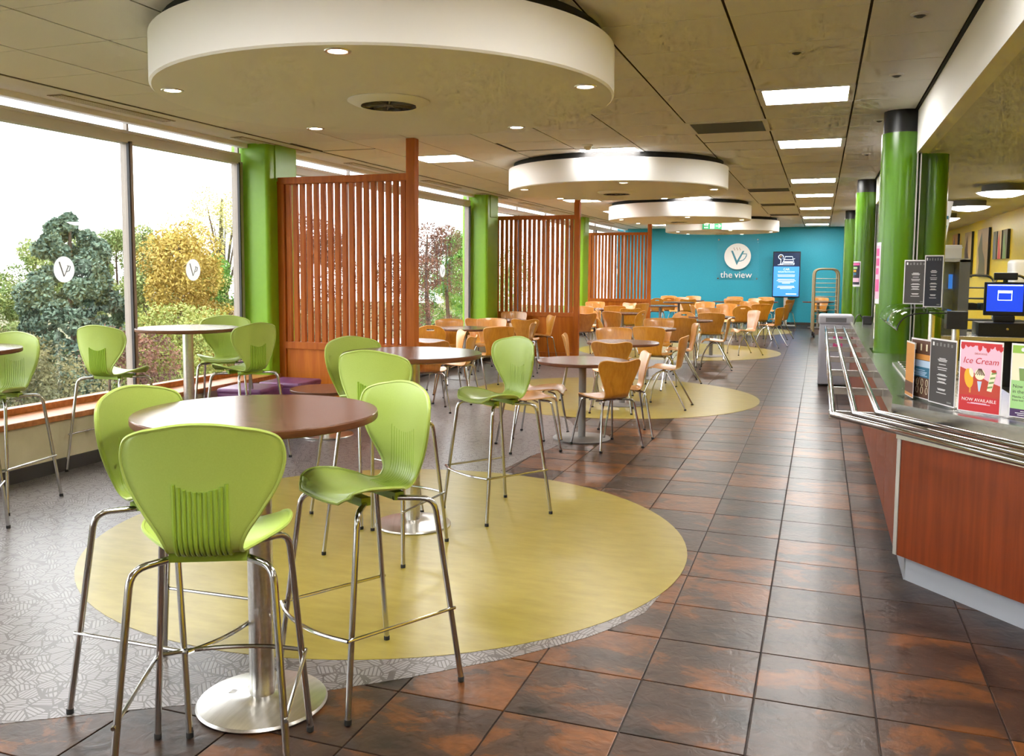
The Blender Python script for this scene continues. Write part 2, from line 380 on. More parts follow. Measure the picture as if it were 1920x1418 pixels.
# ---- floor: grout slab, slate tiles, vinyl and the yellow circles
fl = struct(MB().box(-5.9, 2.9, YB - .1, YF + .1, -.12, -.006).build('floor', 'grout'), 'dark slate tiled floor with grey vinyl and yellow circles')
T = .41; TX0 = -1.435 * T; TY0 = 11.8954 * T
CIR = [(-2.31, 4.571, 1.69), (-2.434, 10.80, 1.80), (-2.59, 17.40, 1.93), (-2.45, 23.9, 1.80)]
grey_edge = [(-5.6, YB), (-4.9, YB), (-4.1, .9), (-3.2, 1.6), (-2.57, 2.138), (-2.268, 2.342), (-2.041, 2.485), (-1.66, 2.735), (-1.409, 2.949), (-1.28, 3.081), (-1.121, 3.232), (-.998, 3.386), (-.88, 3.539), (-.82, 3.639), (-.70, 3.90), (-.66, 4.25),
             (-.9, 5.2), (-1.6, 6.0), (-2.286, 6.347), (-2.262, 6.559), (-2.235, 6.92), (-2.17, 7.27), (-2.13, 7.7), (-2.204, 8.318), (-2.375, 8.746), (-2.552, 8.99),
             (-1.9, 10.0), (-1.55, 11.2), (-1.62, 12.1), (-1.715, 12.529), (-1.779, 13.624), (-1.9, 14.8), (-2.02, 15.6), (-1.6, 17), (-1.7, 18.6), (-1.75, 19.4), (-1.8, 20.6), (-2.0, 22.2), (-1.6, 24), (-1.8, 26), (-1.8, YF), (-5.6, YF)]
def inside(poly, x, y):
    c = False; j = len(poly) - 1
    for i in range(len(poly)):
        xi, yi = poly[i]; xj, yj = poly[j]
        if (yi > y) != (yj > y) and x < (xj - xi) * (y - yi) / (yj - yi) + xi: c = not c
        j = i
    return c
vb = bmesh.new(); vv = [vb.verts.new((x, y, .0012)) for x, y in grey_edge]; fc = vb.faces.new(vv)
if fc.normal.z < 0: fc.normal_flip()
ex = bmesh.ops.extrude_face_region(vb, geom=[fc]); bmesh.ops.translate(vb, vec=(0, 0, -.006), verts=[q for q in ex['geom'] if isinstance(q, bmesh.types.BMVert)])
bmesh.ops.recalc_face_normals(vb, faces=vb.faces[:]); bmesh.ops.triangulate(vb, faces=vb.faces[:])
me = bpy.data.meshes.new('vinyl_sheet'); vb.to_mesh(me); vb.free(); vo_ = link('vinyl_sheet', me, 'vinyl', fl); vo_['label'] = 'grey vinyl sheet with small hatched blocks'
for cx, cy, r in CIR:
    o = MB().prism(circle_poly(cx, cy, r), -.004, .0026).build('yellow_inlay', 'lino_yellow', fl); o['label'] = 'mottled yellow linoleum circle'
tb = MB().bbox(-T / 2 + .003, T / 2 - .003, -T / 2 + .003, T / 2 - .003, -.01, 0, .0022)
tile_me = None; rest = MB(); cnt = 0
for r_ in range(-15, 60):
    for c_ in range(-10, 9):
        x = TX0 + (c_ + .5) * T; y = TY0 + (r_ - 10 + .5) * T
        if x < -5.3 or x > XR or y < YB or y > YF: continue
        if all(inside(grey_edge, x + dx, y + dy) for dx in (-.21, .21) for dy in (-.21, .21)): continue
        if any(math.hypot(x - a, y - b) < q - .3 for a, b, q in CIR): continue
        near = 1.3 < y < 11.2 and x < (.9 if y > 4.2 else 1.3)
        if near and cnt < 300:
            if tile_me is None:
                o = tb.build('floor_tile', 'slate', fl); tile_me = o.data
            else: o = link('floor_tile', tile_me, None, fl)
            o.location = (x, y, 0); cnt += 1
        else:
            rest.box(x - T / 2 + .003, x + T / 2 - .003, y - T / 2 + .003, y + T / 2 - .003, -.01, 0)
o = rest.build('floor_tile_field', 'slate', fl); o['kind'] = 'stuff'

# ---- window wall on the left
wl = struct(root('wall_left'), 'cream window wall with wooden sill and big panes')
YC = [.96, 7.85, 14.25, 20.75]                     # green columns between the window bays
MB().box(-5.95, XW, YB, YF, -.1, .40).build('low_wall', 'wall_cream', wl)
MB().box(XW, XW + .02, YB, YF, 0, .10).build('skirting', 'skirting', wl)
MB().bbox(-5.80, XW + .035, YB, YF, .395, .44, .006).build('sill', 'sill_wood', wl)
MB().box(-5.95, -5.66, YB, YF, ZC + .35, ZC + .6).build('lintel', 'plaster', wl)
wn = 0
bays = [(YB, -3.0, -1.0, .92), (1.56, 3.12, 4.68, 6.24, 7.80), (8.44, 10.1, 11.9, 14.20), (14.84, 16.8, 18.75, 20.70), (21.34, 23.3, 25.2, YF)]
wlab = ['window bay out of view behind the seating', 'nearest tall window bay, conifer and golden tree outside', 'second tall window bay behind the nearest screen', 'third window bay behind the second screen', 'farthest window bay meeting the turquoise wall']
stk = None
for bi, ys in enumerate(bays):
    wn += 1; wd = struct(root('window_%d' % wn), wlab[bi]); y0, y1 = ys[0], ys[-1]; npan = len(ys) - 1
    MB().box(XG - .04, XG + .05, y0, y1, .44, .49).build('bottom_rail', 'sill_wood', wd)
    MB().bbox(XG - .05, XG + .05, y0, y1, 2.628, 2.735, .004).build('transom', 'frame_white', wd)
    MB().box(XG + .05, XG + .075, y0 + .1, y1 - .1, 2.705, 2.725).build('stay_rail', 'frame_white', wd)
    for k in range(npan):
        ya, yb = ys[k], ys[k + 1]
        MB().box(XG - .004, XG + .004, ya + .02, yb - .02, .48, 2.632).build('pane', 'window_glass', wd)
        MB().box(XG - .004, XG + .004, ya + .01, yb - .01, 2.73, ZC + .36).build('clerestory_pane', 'window_glass', wd)
        st = root('sticker', (XG + .008, (ya + yb) / 2 + .05, 1.535)); st.parent = wd; st.rotation_euler = (0, 0, R(90))
        if stk is None:
            d1 = MB().add(*(lambda n: ([(.105 * math.cos(2 * PI * i / n), 0, .105 * math.sin(2 * PI * i / n)) for i in range(n)], [tuple(range(n))]))(28)).build('disc', 'film', st)
            d2 = MB().add([(-.055, -.002, .06), (-.043, -.002, .062), (.0, -.002, -.055), (-.01, -.002, -.06), (.038, -.002, .03), (.046, -.002, .026)], [(0, 1, 2, 3), (3, 2, 5, 4)]).tube([(.03, -.002, .03), (.062, -.002, .025), (.05, -.002, -.01), (.02, -.002, -.018)], .0035, 5).build('mark', 'mid_grey', st)
            stk = (d1.data, d2.data)
        else: link('disc', stk[0], None, st); link('mark', stk[1], None, st)
    for k in range(npan + 1):
        yy = ys[k]; wdt = .022 if 0 < k < npan else .03
        MB().bbox(XG - .05, XG + .05, yy - wdt, yy + wdt, .44, 2.65, .003).build('mullion', 'frame_grey', wd)
        MB().box(XG + .03, XG + .056, yy - wdt - .012, yy - wdt + .006, .45, 2.64).build('gasket', 'frame_dark', wd)
        MB().box(XG - .02, XG + .02, yy - .012, yy + .012, 2.73, ZC + .36).build('clerestory_bar', 'frame_grey', wd)
for k, yc in enumerate(YC):
    o = root('column_%d' % (k + 1), (0, yc, 0)); struct(o, 'bright green boxed column between the window bays')
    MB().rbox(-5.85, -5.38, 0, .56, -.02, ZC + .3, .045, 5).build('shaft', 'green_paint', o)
    MB().bbox(-5.385, -5.368, .12, .50, 2.46, ZC, .004).build('casing', 'green_paint', o)

# ---- other walls
struct(MB().box(-5.95, 2.9, YF, YF + .15, -.1, 3.2).build('wall_far', 'wall_blue'), 'turquoise painted end wall')
struct(MB().box(-5.7, XR, YF - .02, YF, 0, .09).build('baseboard_far', 'skirting'))
struct(MB().box(XR, XR + .15, YB, YF, -.1, 3.2).build('wall_right', 'wall_yellow'), 'yellow kitchen wall')
struct(MB().box(-5.95, 2.9, YB - .15, YB, -.1, 3.2).build('wall_back', 'plaster'), 'pale wall behind the seating')

# ---- main ceiling: dark void, tiles hung below it, seams show between them
XB = .667
ce = struct(MB().box(-5.70, XB + .06, YB, YF, ZC + .006, ZC + .10).build('ceiling', 'seam'), 'cream suspended tile ceiling')
CX = [.185 - .673 * k for k in range(9)]            # long seams, from .185 to -5.2
RM = .645; RY0 = 6.675
LROW = (0, 4, 10, 14, 19, 24, 29, -6, -10, -14)
lights = {(0, r_) for r_ in LROW} | {(3, 4), (3, 14), (3, 21), (6, 4), (6, 14), (6, 19), (3, -8), (6, -8), (6, 28), (3, 28)}  # panel hidden behind the last disc is added to brighten the end wall
grilles = {(1, 2), (1, 12), (1, 22), (1, 17), (1, -8)}
sizes = {}; far = MB()
for ci in range(-1, 8):
    xa = XB - .005 if ci < 0 else CX[ci]; xb = CX[0] if ci < 0 else CX[ci + 1]
    for r_ in range(-19, 33):
        ya = RY0 + r_ * RM; yb = ya + RM
        if ya < YB: continue
        if yb > YF: yb = YF
        if yb - ya < .05: continue
        if (ci, r_) in lights or (ci, r_) in grilles: continue
        xl, yl = {(7, 2): (.035, .04), (4, 3): (.03, .04), (1, 3): (0, .04)}.get((ci, r_), (0, 0))     # tiles that sit a little askew leave a dark gap
        w_, d_ = xa - xb - .014 - xl, yb - ya - .006 - yl
        if 3.0 < (ya + yb) / 2 < 13.5:
            key = (round(w_, 3), round(d_, 3))
            if key not in sizes:
                o = MB().box(-w_ / 2, w_ / 2, -d_ / 2, d_ / 2, 0, .004).build('ceiling_tile', 'ceiling_tile', ce); sizes[key] = o.data
            else: o = link('ceiling_tile', sizes[key], None, ce)
            o.location = ((xa + xb + xl) / 2, (ya + yb - yl) / 2, ZC)
        else: far.box(xb + .007, xa - .007, ya + .003, yb - .003, ZC, ZC + .004)
o = far.build('ceiling_tile_field', 'ceiling_tile', ce); o['kind'] = 'stuff'
# strip beside the windows with its long slot and sunk air grilles
MB().box(-5.66, -5.24, YB, YF, ZC, ZC + .005).build('window_strip', 'plaster', ce)
MB().bbox(-5.70, -5.62, YB, YF, ZC - .045, ZC + .02, .01).build('strip_lip', 'plaster', ce)
for k in range(13):
    y = -3.6 + 2.2 * k
    o = MB().box(-5.50, -5.36, y, y + 1.25, ZC - .004, ZC + .001).build('strip_grille', 'air_slot', ce)
    for j in range(4): MB().box(-5.49 + j * .034, -5.475 + j * .034, y + .02, y + 1.23, ZC - .009, ZC - .005).build('grille_slat', 'plaster', o)
# bulkhead and the lower kitchen ceiling
ZK = 2.49
bk = struct(MB().box(XB + .012, XB + .10, YB, YF, ZK, ZC + .1).build('trim_1', 'disc_white'), 'white bulkhead face above the servery')
struct(MB().box(XB - .004, XB + .014, YB, YF, ZC - .012, ZC + .06).build('trim_2', 'void_black'))
struct(MB().box(XB + .10, XR, YB, YF, ZK, ZK + .1).build('ceiling_kitchen', 'kitchen_paint'), 'lower plastered ceiling above the servery')

# ================================================================ CEILING FITTINGS
# square light panels set into the tile grid
pl_name = {}
def light_panel(ci, r_, label):
    xa, xb = CX[ci], CX[ci + 1]; ya = RY0 + r_ * RM; cx, cy = (xa + xb) / 2, ya + RM / 2; hw, hd = (xa - xb) / 2, RM / 2
    o = root('ceiling_light', (cx, cy, ZC)); tag(o, label, 'ceiling light', 'square ceiling light panels')
    MB().box(-hw + .045, hw - .045, -hd + .045, hd - .045, .0005, .005).build('diffuser', 'panel_light', o)
    f = MB()
    for a in (-1, 1):
        f.box(min(a * hw * .99, a * (hw - .045)), max(a * hw * .99, a * (hw - .045)), -hd + .003, hd - .003, -.006, .005)
        f.box(-hw + .045, hw - .045, min(a * (hd - .003), a * (hd - .045)), max(a * (hd - .003), a * (hd - .045)), -.006, .005)
    f.build('frame', 'white', o)
    return o
ordn = ['nearest', 'second', 'third', 'fourth', 'fifth', 'sixth', 'farthest']
for k, r_ in enumerate(LROW):
    light_panel(0, r_, ('%s square light panel of the ceiling row beside the servery' % ordn[k]) if k < 7 else 'square light panel of the servery row, %s behind the viewer' % ['first', 'second', 'third'][k - 7])
for (ci, r_), lb in {(3, 4): 'square light panel between the two nearest ceiling discs', (3, 14): 'square light panel between second and third ceiling discs', (3, 21): 'square light panel between third and fourth ceiling discs',
                     (6, 4): 'square light panel just past the tall first screen post', (6, 14): 'square light panel near the second screen post', (6, 19): 'square light panel near the third screen post', (6, 28): 'square light panel at the turquoise wall beside the windows', (3, 28): 'added unseen light panel behind the last disc, brightening the turquoise wall',
                     (3, -8): 'square light panel before the first disc, out of view', (6, -8): 'square light panel by the near windows, out of view'}.items(): light_panel(ci, r_, lb)
gl = {(1, 2): 'nearest dark air grille in the ceiling beside the light row', (1, 12): 'second dark air grille in the ceiling, level with second disc', (1, 17): 'third dark air grille in the far ceiling', (1, 22): 'farthest dark air grille before the turquoise wall', (1, -8): 'dark air grille in the ceiling above the viewer'}
for (ci, r_), lb in gl.items():
    xa, xb = CX[ci], CX[ci + 1]; ya = RY0 + r_ * RM; o = root('ceiling_vent', ((xa + xb) / 2, ya + RM / 2, ZC)); tag(o, lb, 'air vent', 'dark ceiling air grilles')
    hw, hd = (xa - xb) / 2, RM / 2
    MB().box(-hw + .01, hw - .01, -hd + .002, hd - .002, .003, .005).build('backing', 'dark_grey', o)
    f = MB()
    for a in (-1, 1):
        f.box(a * hw - .012 * a - .02, a * hw - .012 * a + .02, -hd + .004, hd - .004, -.006, .004); f.box(-hw + .03, hw - .03, a * (hd - .024) - .02, a * (hd - .024) + .02, -.006, .004)
    f.build('frame', 'plaster', o)
    sl = None
    for j in range(16):
        if sl is None: q = MB().box(-hw + .03, hw - .03, -.004, .004, -.008, .002).build('louvre', 'mid_grey', o); sl = q.data
        else: q = link('louvre', sl, None, o)
        q.location = (0, -hd + .05 + j * (2 * hd - .1) / 15, 0); q.rotation_euler = (R(35), 0, 0)

# the four hanging discs, each with five downlights and a round air diffuser
ZD0, ZD1 = 2.51, 2.772
DISC = [(-2.362, 4.644, 1.281), (-2.383, 10.78, 1.32), (-2.588, 17.2, 1.33), (-2.35, 22.6, 1.36)]
dn = ['large white ceiling disc nearest, above the green stools', 'second white ceiling disc, past the first light panels', 'third white ceiling disc, before the exit sign', 'farthest white ceiling disc, carrying the fire exit sign']
dl0 = None
for k, (cx, cy, r) in enumerate(DISC):
    o = root('ceiling_disc', (cx, cy, 0)); tag(o, dn[k], 'ceiling disc', 'hanging round ceiling discs')
    MB().lathe([(.02, ZD0), (r - .012, ZD0), (r, ZD0 + .01), (r, ZD1 - .004), (r - .01, ZD1), (.02, ZD1)], 96).build('drum', 'disc_white', o)
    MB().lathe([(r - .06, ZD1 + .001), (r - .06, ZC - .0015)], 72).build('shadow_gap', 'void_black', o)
    for j in range(5):
        a = R(-2 + 72 * j); d = root('downlight', (cx + 1.17 * math.cos(a), cy + 1.17 * math.sin(a), ZD0)); 
        where = ['on the servery side', 'on the far side', 'on the far window side', 'on the window side', 'on the near side'][j]
        tag(d, 'small round downlight %s of the %s disc' % (where, ['nearest', 'second', 'third', 'farthest'][k]), 'downlight', 'downlights set in the ceiling discs')
        if dl0 is None:
            b1 = MB().lathe([(.046, -.006), (.058, -.006), (.06, -.001), (.044, -.001)], 24, caps=False).build('bezel', 'brushed_steel', d); l1 = MB().lathe([(.002, -.0045), (.04, -.0045), (.044, -.001)], 20).build('lamp', 'down_light', d); dl0 = (b1.data, l1.data)
        else: link('bezel', dl0[0], None, d); link('lamp', dl0[1], None, d)
    v = root('air_diffuser', (cx, cy, ZD0)); tag(v, 'round metal air diffuser in the middle of the %s disc' % ['nearest', 'second', 'third', 'farthest'][k], 'air vent', 'round diffusers in the ceiling discs')
    MB().lathe([(.16, -.03), (.20, -.022), (.235, -.004), (.235, -.001), (.16, -.001)], 40, caps=False).build('ring', 'disc_white', v)
    MB().lathe([(.002, -.006), (.158, -.006), (.158, -.001)], 32).build('throat', 'void_black', v)
    for j in range(6):
        a = PI * j / 6; q = MB().box(-.155, .155, -.004, .004, -.024, -.008).build('spoke', 'mid_grey', v); q.rotation_euler = (0, 0, a)
    MB().lathe([(.002, -.028), (.03, -.026), (.034, -.008)], 20).build('hub', 'mid_grey', v)

# fire exit sign on the farthest disc
ex = root('fire_exit_sign', (-2.42, 21.2, -.035)); tag(ex, 'green fire exit sign with running figure and arrow', 'exit sign')
MB().bbox(-.22, .22, -.012, .012, 2.565, 2.705, .003).build('board', 'exit_green', ex)
text('lettering', 'Fire', .062, (-.135, -.0135, 2.66), (R(90), 0, 0), 'white', ex); text('lettering', 'exit', .062, (-.135, -.0135, 2.605), (R(90), 0, 0), 'white', ex)
MB().box(-.042, .05, -.0145, -.012, 2.575, 2.695).build('door_symbol', 'white', ex)
rm = MB().lathe([(.002, 0), (.011, 0)], 10); rm = MB(); rm.tube([(.004, -.0155, 2.668), (-.004, -.0155, 2.635), (.012, -.0155, 2.612), (.022, -.0155, 2.585)], .007, 5).tube([(-.004, -.0155, 2.635), (-.016, -.0155, 2.61), (-.032, -.0155, 2.60)], .006, 5).tube([(-.022, -.0155, 2.65), (.002, -.0155, 2.662), (.022, -.0155, 2.642)], .005, 5).tube([(.010, -.0155, 2.678), (.0101, -.0155, 2.692)], .009, 8)
rm.build('running_figure', 'exit_green', ex)
MB().box(.085, .16, -.0145, -.012, 2.627, 2.643).add([(.14, -.0145, 2.675), (.165, -.0145, 2.675), (.205, -.0145, 2.635), (.165, -.0145, 2.595), (.14, -.0145, 2.595), (.18, -.0145, 2.635)], [(0, 5, 2, 1), (5, 4, 3, 2)]).build('arrow', 'white', ex)
# detectors and sensors on the ceiling
def detector(x, y, z, lb, big=True):
    o = root('smoke_detector', (x, y, z)); tag(o, lb, 'smoke detector', 'small ceiling detectors')
    s = 1 if big else .6
    MB().lathe([(.055 * s, 0), (.055 * s, -.012 * s), (.045 * s, -.02 * s), (.04 * s, -.02 * s)], 20, caps=False).build('base', 'white', o)
    MB().lathe([(.04 * s, -.018 * s), (.036 * s, -.045 * s), (.02 * s, -.055 * s), (.002, -.057 * s)], 18).build('head', 'cream_print', o)
detector(-2.30, 9.0, ZC, 'white smoke detector hanging before the central light panel'); detector(-2.25, 14.3, ZC, 'white smoke detector before the third ceiling disc')
for x, y, lb in ((.42, 5.0, 'nearest'), (.42, 6.45, 'second'), (.42, 8.3, 'third'), (.42, 10.6, 'fourth'), (-.18, 5.6, 'lone')):
    o = root('ceiling_sensor', (x, y, ZC)); tag(o, '%s small round fitting in the tiles %s' % (lb, 'by the bulkhead' if x > 0 else 'ahead of the first light panel'), 'sensor', 'small round ceiling fittings')
    MB().lathe([(.045, 0), (.045, -.006), (.035, -.012), (.03, -.012)], 18, caps=False).build('rim', 'plaster', o); MB().lathe([(.03, -.008), (.014, -.02), (.002, -.021)], 14).build('core', 'dark_grey', o)
# dome lights over the servery
for k, (x, y) in enumerate(((1.80, 10.9), (1.80, 13.2), (1.80, 15.9), (1.80, 18.6), (1.80, 6.0), (1.80, 2.5))):
    o = root('dome_light', (x, y, ZK)); tag(o, '%s round dome light above the servery kitchen' % ['largest visible', 'second', 'third', 'smallest', 'overhead', 'hidden near'][k], 'ceiling light', 'round kitchen dome lights')
    MB().lathe([(.20, 0), (.20, -.07), (.19, -.075)], 40).build('collar', 'mid_grey', o)
    MB().lathe([(.19, -.07), (.262, -.072), (.262, -.080), (.20, -.082)], 40, caps=False).build('rim', 'alu', o)
    MB().lathe([(.25, -.078), (.20, -.105), (.12, -.128), (.002, -.138)], 40).build('bowl', 'dome_light', o)

# ================================================================ TIMBER SCREENS
def screen(x0, x1, y, label, ns, ptop=ZC, rail=2.50, mid=.77):
    o = root('slatted_screen', (0, y, 0)); tag(o, label, 'room divider', 'slatted timber screens')
    MB().bbox(x1 - .095, x1, -.05, .05, 0, ptop, .006).build('tall_post', 'screen_wood', o)
    MB().bbox(x0, x0 + .10, -.04, .04, .03, rail, .005).build('stile', 'screen_wood', o)
    MB().bbox(x0, x1 - .09, -.045, .045, rail - .07, rail, .005).build('top_rail', 'screen_wood', o)
    MB().bbox(x0 + .09, x1 - .09, -.045, .045, mid - .06, mid + .015, .005).build('middle_rail', 'screen_wood', o)
    MB().bbox(x0 + .09, x1 - .09, -.02, .02, .05, mid - .055, .003).build('panel', 'screen_panel', o)
    MB().bbox(x0 + .09, x1 - .09, -.04, .04, .02, .11, .004).build('bottom_rail', 'screen_wood', o)
    MB().bbox(x0 + .30, x0 + .36, -.06, .06, 0, .03, .003).build('foot', 'screen_wood', o)
    sm_ = None; a, b = x0 + .10, x1 - .095; st = (b - a) / ns
    for k in range(ns):
        if sm_ is None: q = MB().bbox(-.026, .026, -.02, .02, mid + .01, rail - .065, .004).build('slat', 'screen_wood', o); sm_ = q.data
        else: q = link('slat', sm_, None, o)
        q.location = (a + (k + .42) * st, 0, 0)
screen(-5.40, -3.79, 8.05, 'nearest slatted wooden screen with tall post behind green stools', 17)
screen(-5.60, -3.95, 15.0, 'second slatted wooden screen with solid lower panel', 17, rail=2.51, mid=.80)
screen(-5.66, -4.02, 22.3, 'farthest slatted wooden screen against the turquoise wall', 17, rail=2.52, mid=.83)

# ================================================================ ROUND GREEN COLUMNS OF THE SERVERY
def round_column(x, y, r, label, zt, zb, cap=True, n=1):
    o = root('pillar', (x, y, 0)); struct(o, label); o.name = 'column_%d' % n
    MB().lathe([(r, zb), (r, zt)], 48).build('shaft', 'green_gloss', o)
    if cap: MB().lathe([(r * .93, zt - .005), (r * .93, ZC)], 48).build('collar', 'black', o)
    return o
def servery_column(y, n):
    o = round_column(.58, y, .155, 'round glossy green column with black collar', 2.66, 0, True, n)
    MB().box(.02, .18, -.10, .10, 0, ZK).build('infill', 'green_gloss', o)
    for s in (-.012, .012): MB().box(.118 + s - .004, .118 + s + .004, -.165, -.10, 0, ZK + .1).build('joint_strip', 'alu', o)
    p2 = round_column(.80, y + .06, .135, 'round green column half hidden behind its neighbour', ZK, 0, False, n + 1)
servery_column(7.95, 5); servery_column(13.6, 7); servery_column(20.2, 9)

# ================================================================ GREEN BAR STOOLS
def stool_proto():
    o = root('bar_stool')
    prof = [(.207, .726), (.19, .741), (.14, .748), (.075, .742), (.0, .735), (-.08, .733), (-.125, .740), (-.152, .765), (-.163, .805), (-.165, .86), (-.166, .92), (-.168, .98), (-.172, 1.04), (-.176, 1.085), (-.18, 1.116)]
    cl = smooth_path([(0, y, z) for y, z in prof], 6)
    L = [0]
    for a, b in zip(cl, cl[1:]): L.append(L[-1] + (b - a).length)
    tot = L[-1]
    hw = [(0, .13), (.05, .178), (.12, .206), (.20, .215), (.28, .205), (.35, .165), (.40, .125), (.45, .105), (.51, .104), (.57, .120), (.65, .160), (.74, .200), (.82, .221), (.89, .222), (.945, .202), (.98, .158), (1, .105)]
    NJ = 17
    def pt(i, u, extra=0):
        s = L[i] / tot; W = lerp(hw, s); p = cl[i]; y, z = p.y, p.z
        up = min(max((s - .36) / .12, 0), 1)                       # 0 on the seat, 1 on the back
        d = (u * W)
        y2 = y + up * 1.1 * d * d; z2 = z + (1 - up) * (.9 * d * d if s > .05 else .5 * d * d)
        if s > .93: z2 -= (s - .93) / .07 * .012 * u * u
        return Vector((d, y2, z2))
    rows = [[pt(i, -1 + 2 * j / (NJ - 1)) for j in range(NJ)] for i in range(len(cl))]
    v, f = shell([list(reversed(r_)) for r_ in rows], .007)
    sh = link('shell', mesh('shell', v, f, True), 'stool_green', o)
    edge = [rows[i][0] for i in range(len(cl))] + [rows[-1][j] for j in range(1, NJ)] + [rows[i][-1] for i in range(len(cl) - 2, -1, -1)] + [rows[0][j] for j in range(NJ - 2, 0, -1)]
    MB().tube(edge, .0062, 6, closed=True).build('edge_bead', 'stool_green', sh)
    # moulded ribs down the back of the shell, fine ridges on its front
    i0 = min(range(len(cl)), key=lambda i: abs(cl[i].y + .06) + (9 if cl[i].z > .76 else 0)); i1 = min(range(len(cl)), key=lambda i: abs(cl[i].z - .945) + (9 if cl[i].y > -.1 else 0))
    for k in range(11):
        x = -.072 + .0144 * k; pts = []; pf = []
        lift = .022 * (x / .072) ** 2; stop = min(range(i1 - 4, i1 + 8), key=lambda i: abs(cl[i].z - .925 - lift))
        for i in range(i0, stop + 1):
            W = lerp(hw, L[i] / tot); q = pt(i, x / W); a = cl[max(i - 1, 0)]; b = cl[min(i + 1, len(cl) - 1)]; t_ = (b - a).normalized(); n_ = Vector((0, -t_.z, t_.y)) * -1
            if n_.y > 0.2 or n_.z > .5: n_ = -n_
            pts.append(q + n_ * .006); pf.append(q - n_ * .0032)
        ex_z = .925 + lift
        for lst in (pts, pf):
            if lst[-1].z < ex_z: lst.append(lst[-1] + Vector((0, -.0004, ex_z - lst[-1].z)))
            elif lst[-2].z < ex_z: q_ = (ex_z - lst[-2].z) / (lst[-1].z - lst[-2].z); lst[-1] = lst[-2].lerp(lst[-1], q_)
        MB().tube(pts, .0062, 6).build('rib', 'stool_green_deep', sh)
        if k % 1 == 0: MB().tube(pf, .0016, 4).build('front_ridge', 'stool_green_deep', sh)
    # chrome frame
    MB().box(-.11, .11, -.085, -.045, .700, .728).box(-.11, .11, .06, .10, .700, .730).build('seat_bracket', 'stool_green_deep', o)
    for sx in (-1, 1):
        for sy in (-1, 1):
            lg = MB().tube(bent([(sx * .09, sy * .06 + .01, .706), (sx * .195, sy * .165 + .005, .706), (sx * .247, sy * .247, .012)], .05), .0108, 10).build('leg', 'chrome', o)
            MB().lathe([(.0125, 0), (.0125, .016), (.011, .018)], 10, (sx * .247, sy * .247)).build('foot_cap', 'rubber', lg)
    z = .285; q = .247 - .052 * z / .7 * 1.0
    MB().tube(smooth_path([(-q - .012, q + .012, z), (-q * .55, q + .05, z), (0, q + .062, z), (q * .55, q + .05, z), (q + .012, q + .012, z)], 4), .0075, 8).build('footrest', 'chrome', o)
    for sx in (-1, 1): MB().tube([(sx * (q + .012), q + .014, z), (sx * (q + .006), -q - .004, z)], .0065, 8).build('side_bar', 'chrome', o)
    MB().tube([(-.10, .075, .708), (.10, .075, .708)], .008, 8).tube([(-.10, -.06, .708), (.10, -.06, .708)], .008, 8).build('cross_tube', 'chrome', o)
    return o
G1 = 'lime green bar stools'
STOOLS = [
    (-1.672, 2.135, 116, 'lime green bar stool at the very front, ribbed back to the viewer'),
    (-2.164, 2.53, 2, 'lime green bar stool tucked in left of the nearest bar table'),
    (-1.559, 2.882, -118.7, 'lime green bar stool right of the nearest bar table, seat turned left'),
    (-2.22, 4.316, 86, 'lime green bar stool with ribbed back, before the middle bar table'),
    (-2.66, 4.90, -22, 'lime green bar stool half hidden behind the middle bar table'),
    (-1.911, 5.25, -124.8, 'lime green bar stool on the right rim of the yellow circle'),
    (-5.10, 5.36, 92, 'lime green bar stool against the window, ribbed back showing'),
    (-5.03, 6.62, -62, 'lime green bar stool behind the window bar table'),
    (-4.36, 6.00, 166, 'lime green bar stool beside the green column, ribbed back showing'),
    (-5.0, 4.25, -81, 'lime green bar stool at the left edge, seat facing the viewer'),
    (-4.52, 3.50, 130, 'lime green bar stool of which only a leg shows at left'),
]
sp0 = stool_proto(); remember(sp0)
for k, (x, y, h_, lb) in enumerate(STOOLS):
    o = sp0 if k == 0 else copy_tree(sp0)
    o.location = (x, y, .003); o.rotation_euler = (0, 0, R(h_ - 90)); tag(o, lb, 'bar stool', G1)

# ================================================================ TABLES
def table_proto(name, r, h_, pole, br, metal, dome):
    o = root(name)
    tp = MB().lathe([(.002, h_ - .03), (r - .012, h_ - .03), (r - .002, h_ - .024), (r, h_ - .016), (r, h_ - .002), (r - .002, h_), (.002, h_)], 72).build('top', 'walnut', o)
    MB().lathe([(r - .001, h_ - .026), (r + .0012, h_ - .02), (r + .0012, h_ - .004), (r - .001, h_ - .002)], 72, caps=False).build('edge_band', 'walnut_edge', tp)
    MB().lathe([(pole, .008), (pole, h_ - .03)], 28).build('pole', metal, o)
    MB().lathe([(.12, h_ - .036), (.12, h_ - .03)], 24).build('top_plate', 'rubber', o)
    if dome: MB().lathe([(br, 0), (br + .002, .004), (br - .004, .012), (br * .8, .02), (br * .5, .026), (pole + .006, .03), (pole, .034)], 64).build('base', metal, o)
    else: MB().lathe([(br, 0), (br, .008), (br - .004, .011), (pole + .01, .014), (pole, .018)], 64).build('base', metal, o)
    return o
bt = table_proto('bar_table', .415, 1.05, .044, .228, 'brushed_steel', True); remember(bt)
for k, (x, y, lb) in enumerate(((-1.83, 2.585, 'round walnut bar table nearest, with brushed steel pole and base'), (-2.285, 4.79, 'round walnut bar table in the middle of the yellow circle'),
                                (-5.0, 6.10, 'round walnut bar table by the window, top shining white'), (-5.0, 3.9, 'round walnut bar table cut off by the left edge'))):
    o = bt if k == 0 else copy_tree(bt); o.location = (x, y, .003); tag(o, lb, 'bar table', 'round bar tables'); o.rotation_euler = (0, 0, .4 * k)
MB().bbox(-.02, .02, -.014, .014, 0, .003, .001).build('sticker', 'paper', bt).location = (-.10, -.02, .024)
lt = table_proto('coffee_table', .33, .44, .03, .25, 'brushed_steel', True); lt.location = (-4.30, 7.15, .002); tag(lt, 'low round walnut coffee table in front of the nearest screen', 'coffee table')
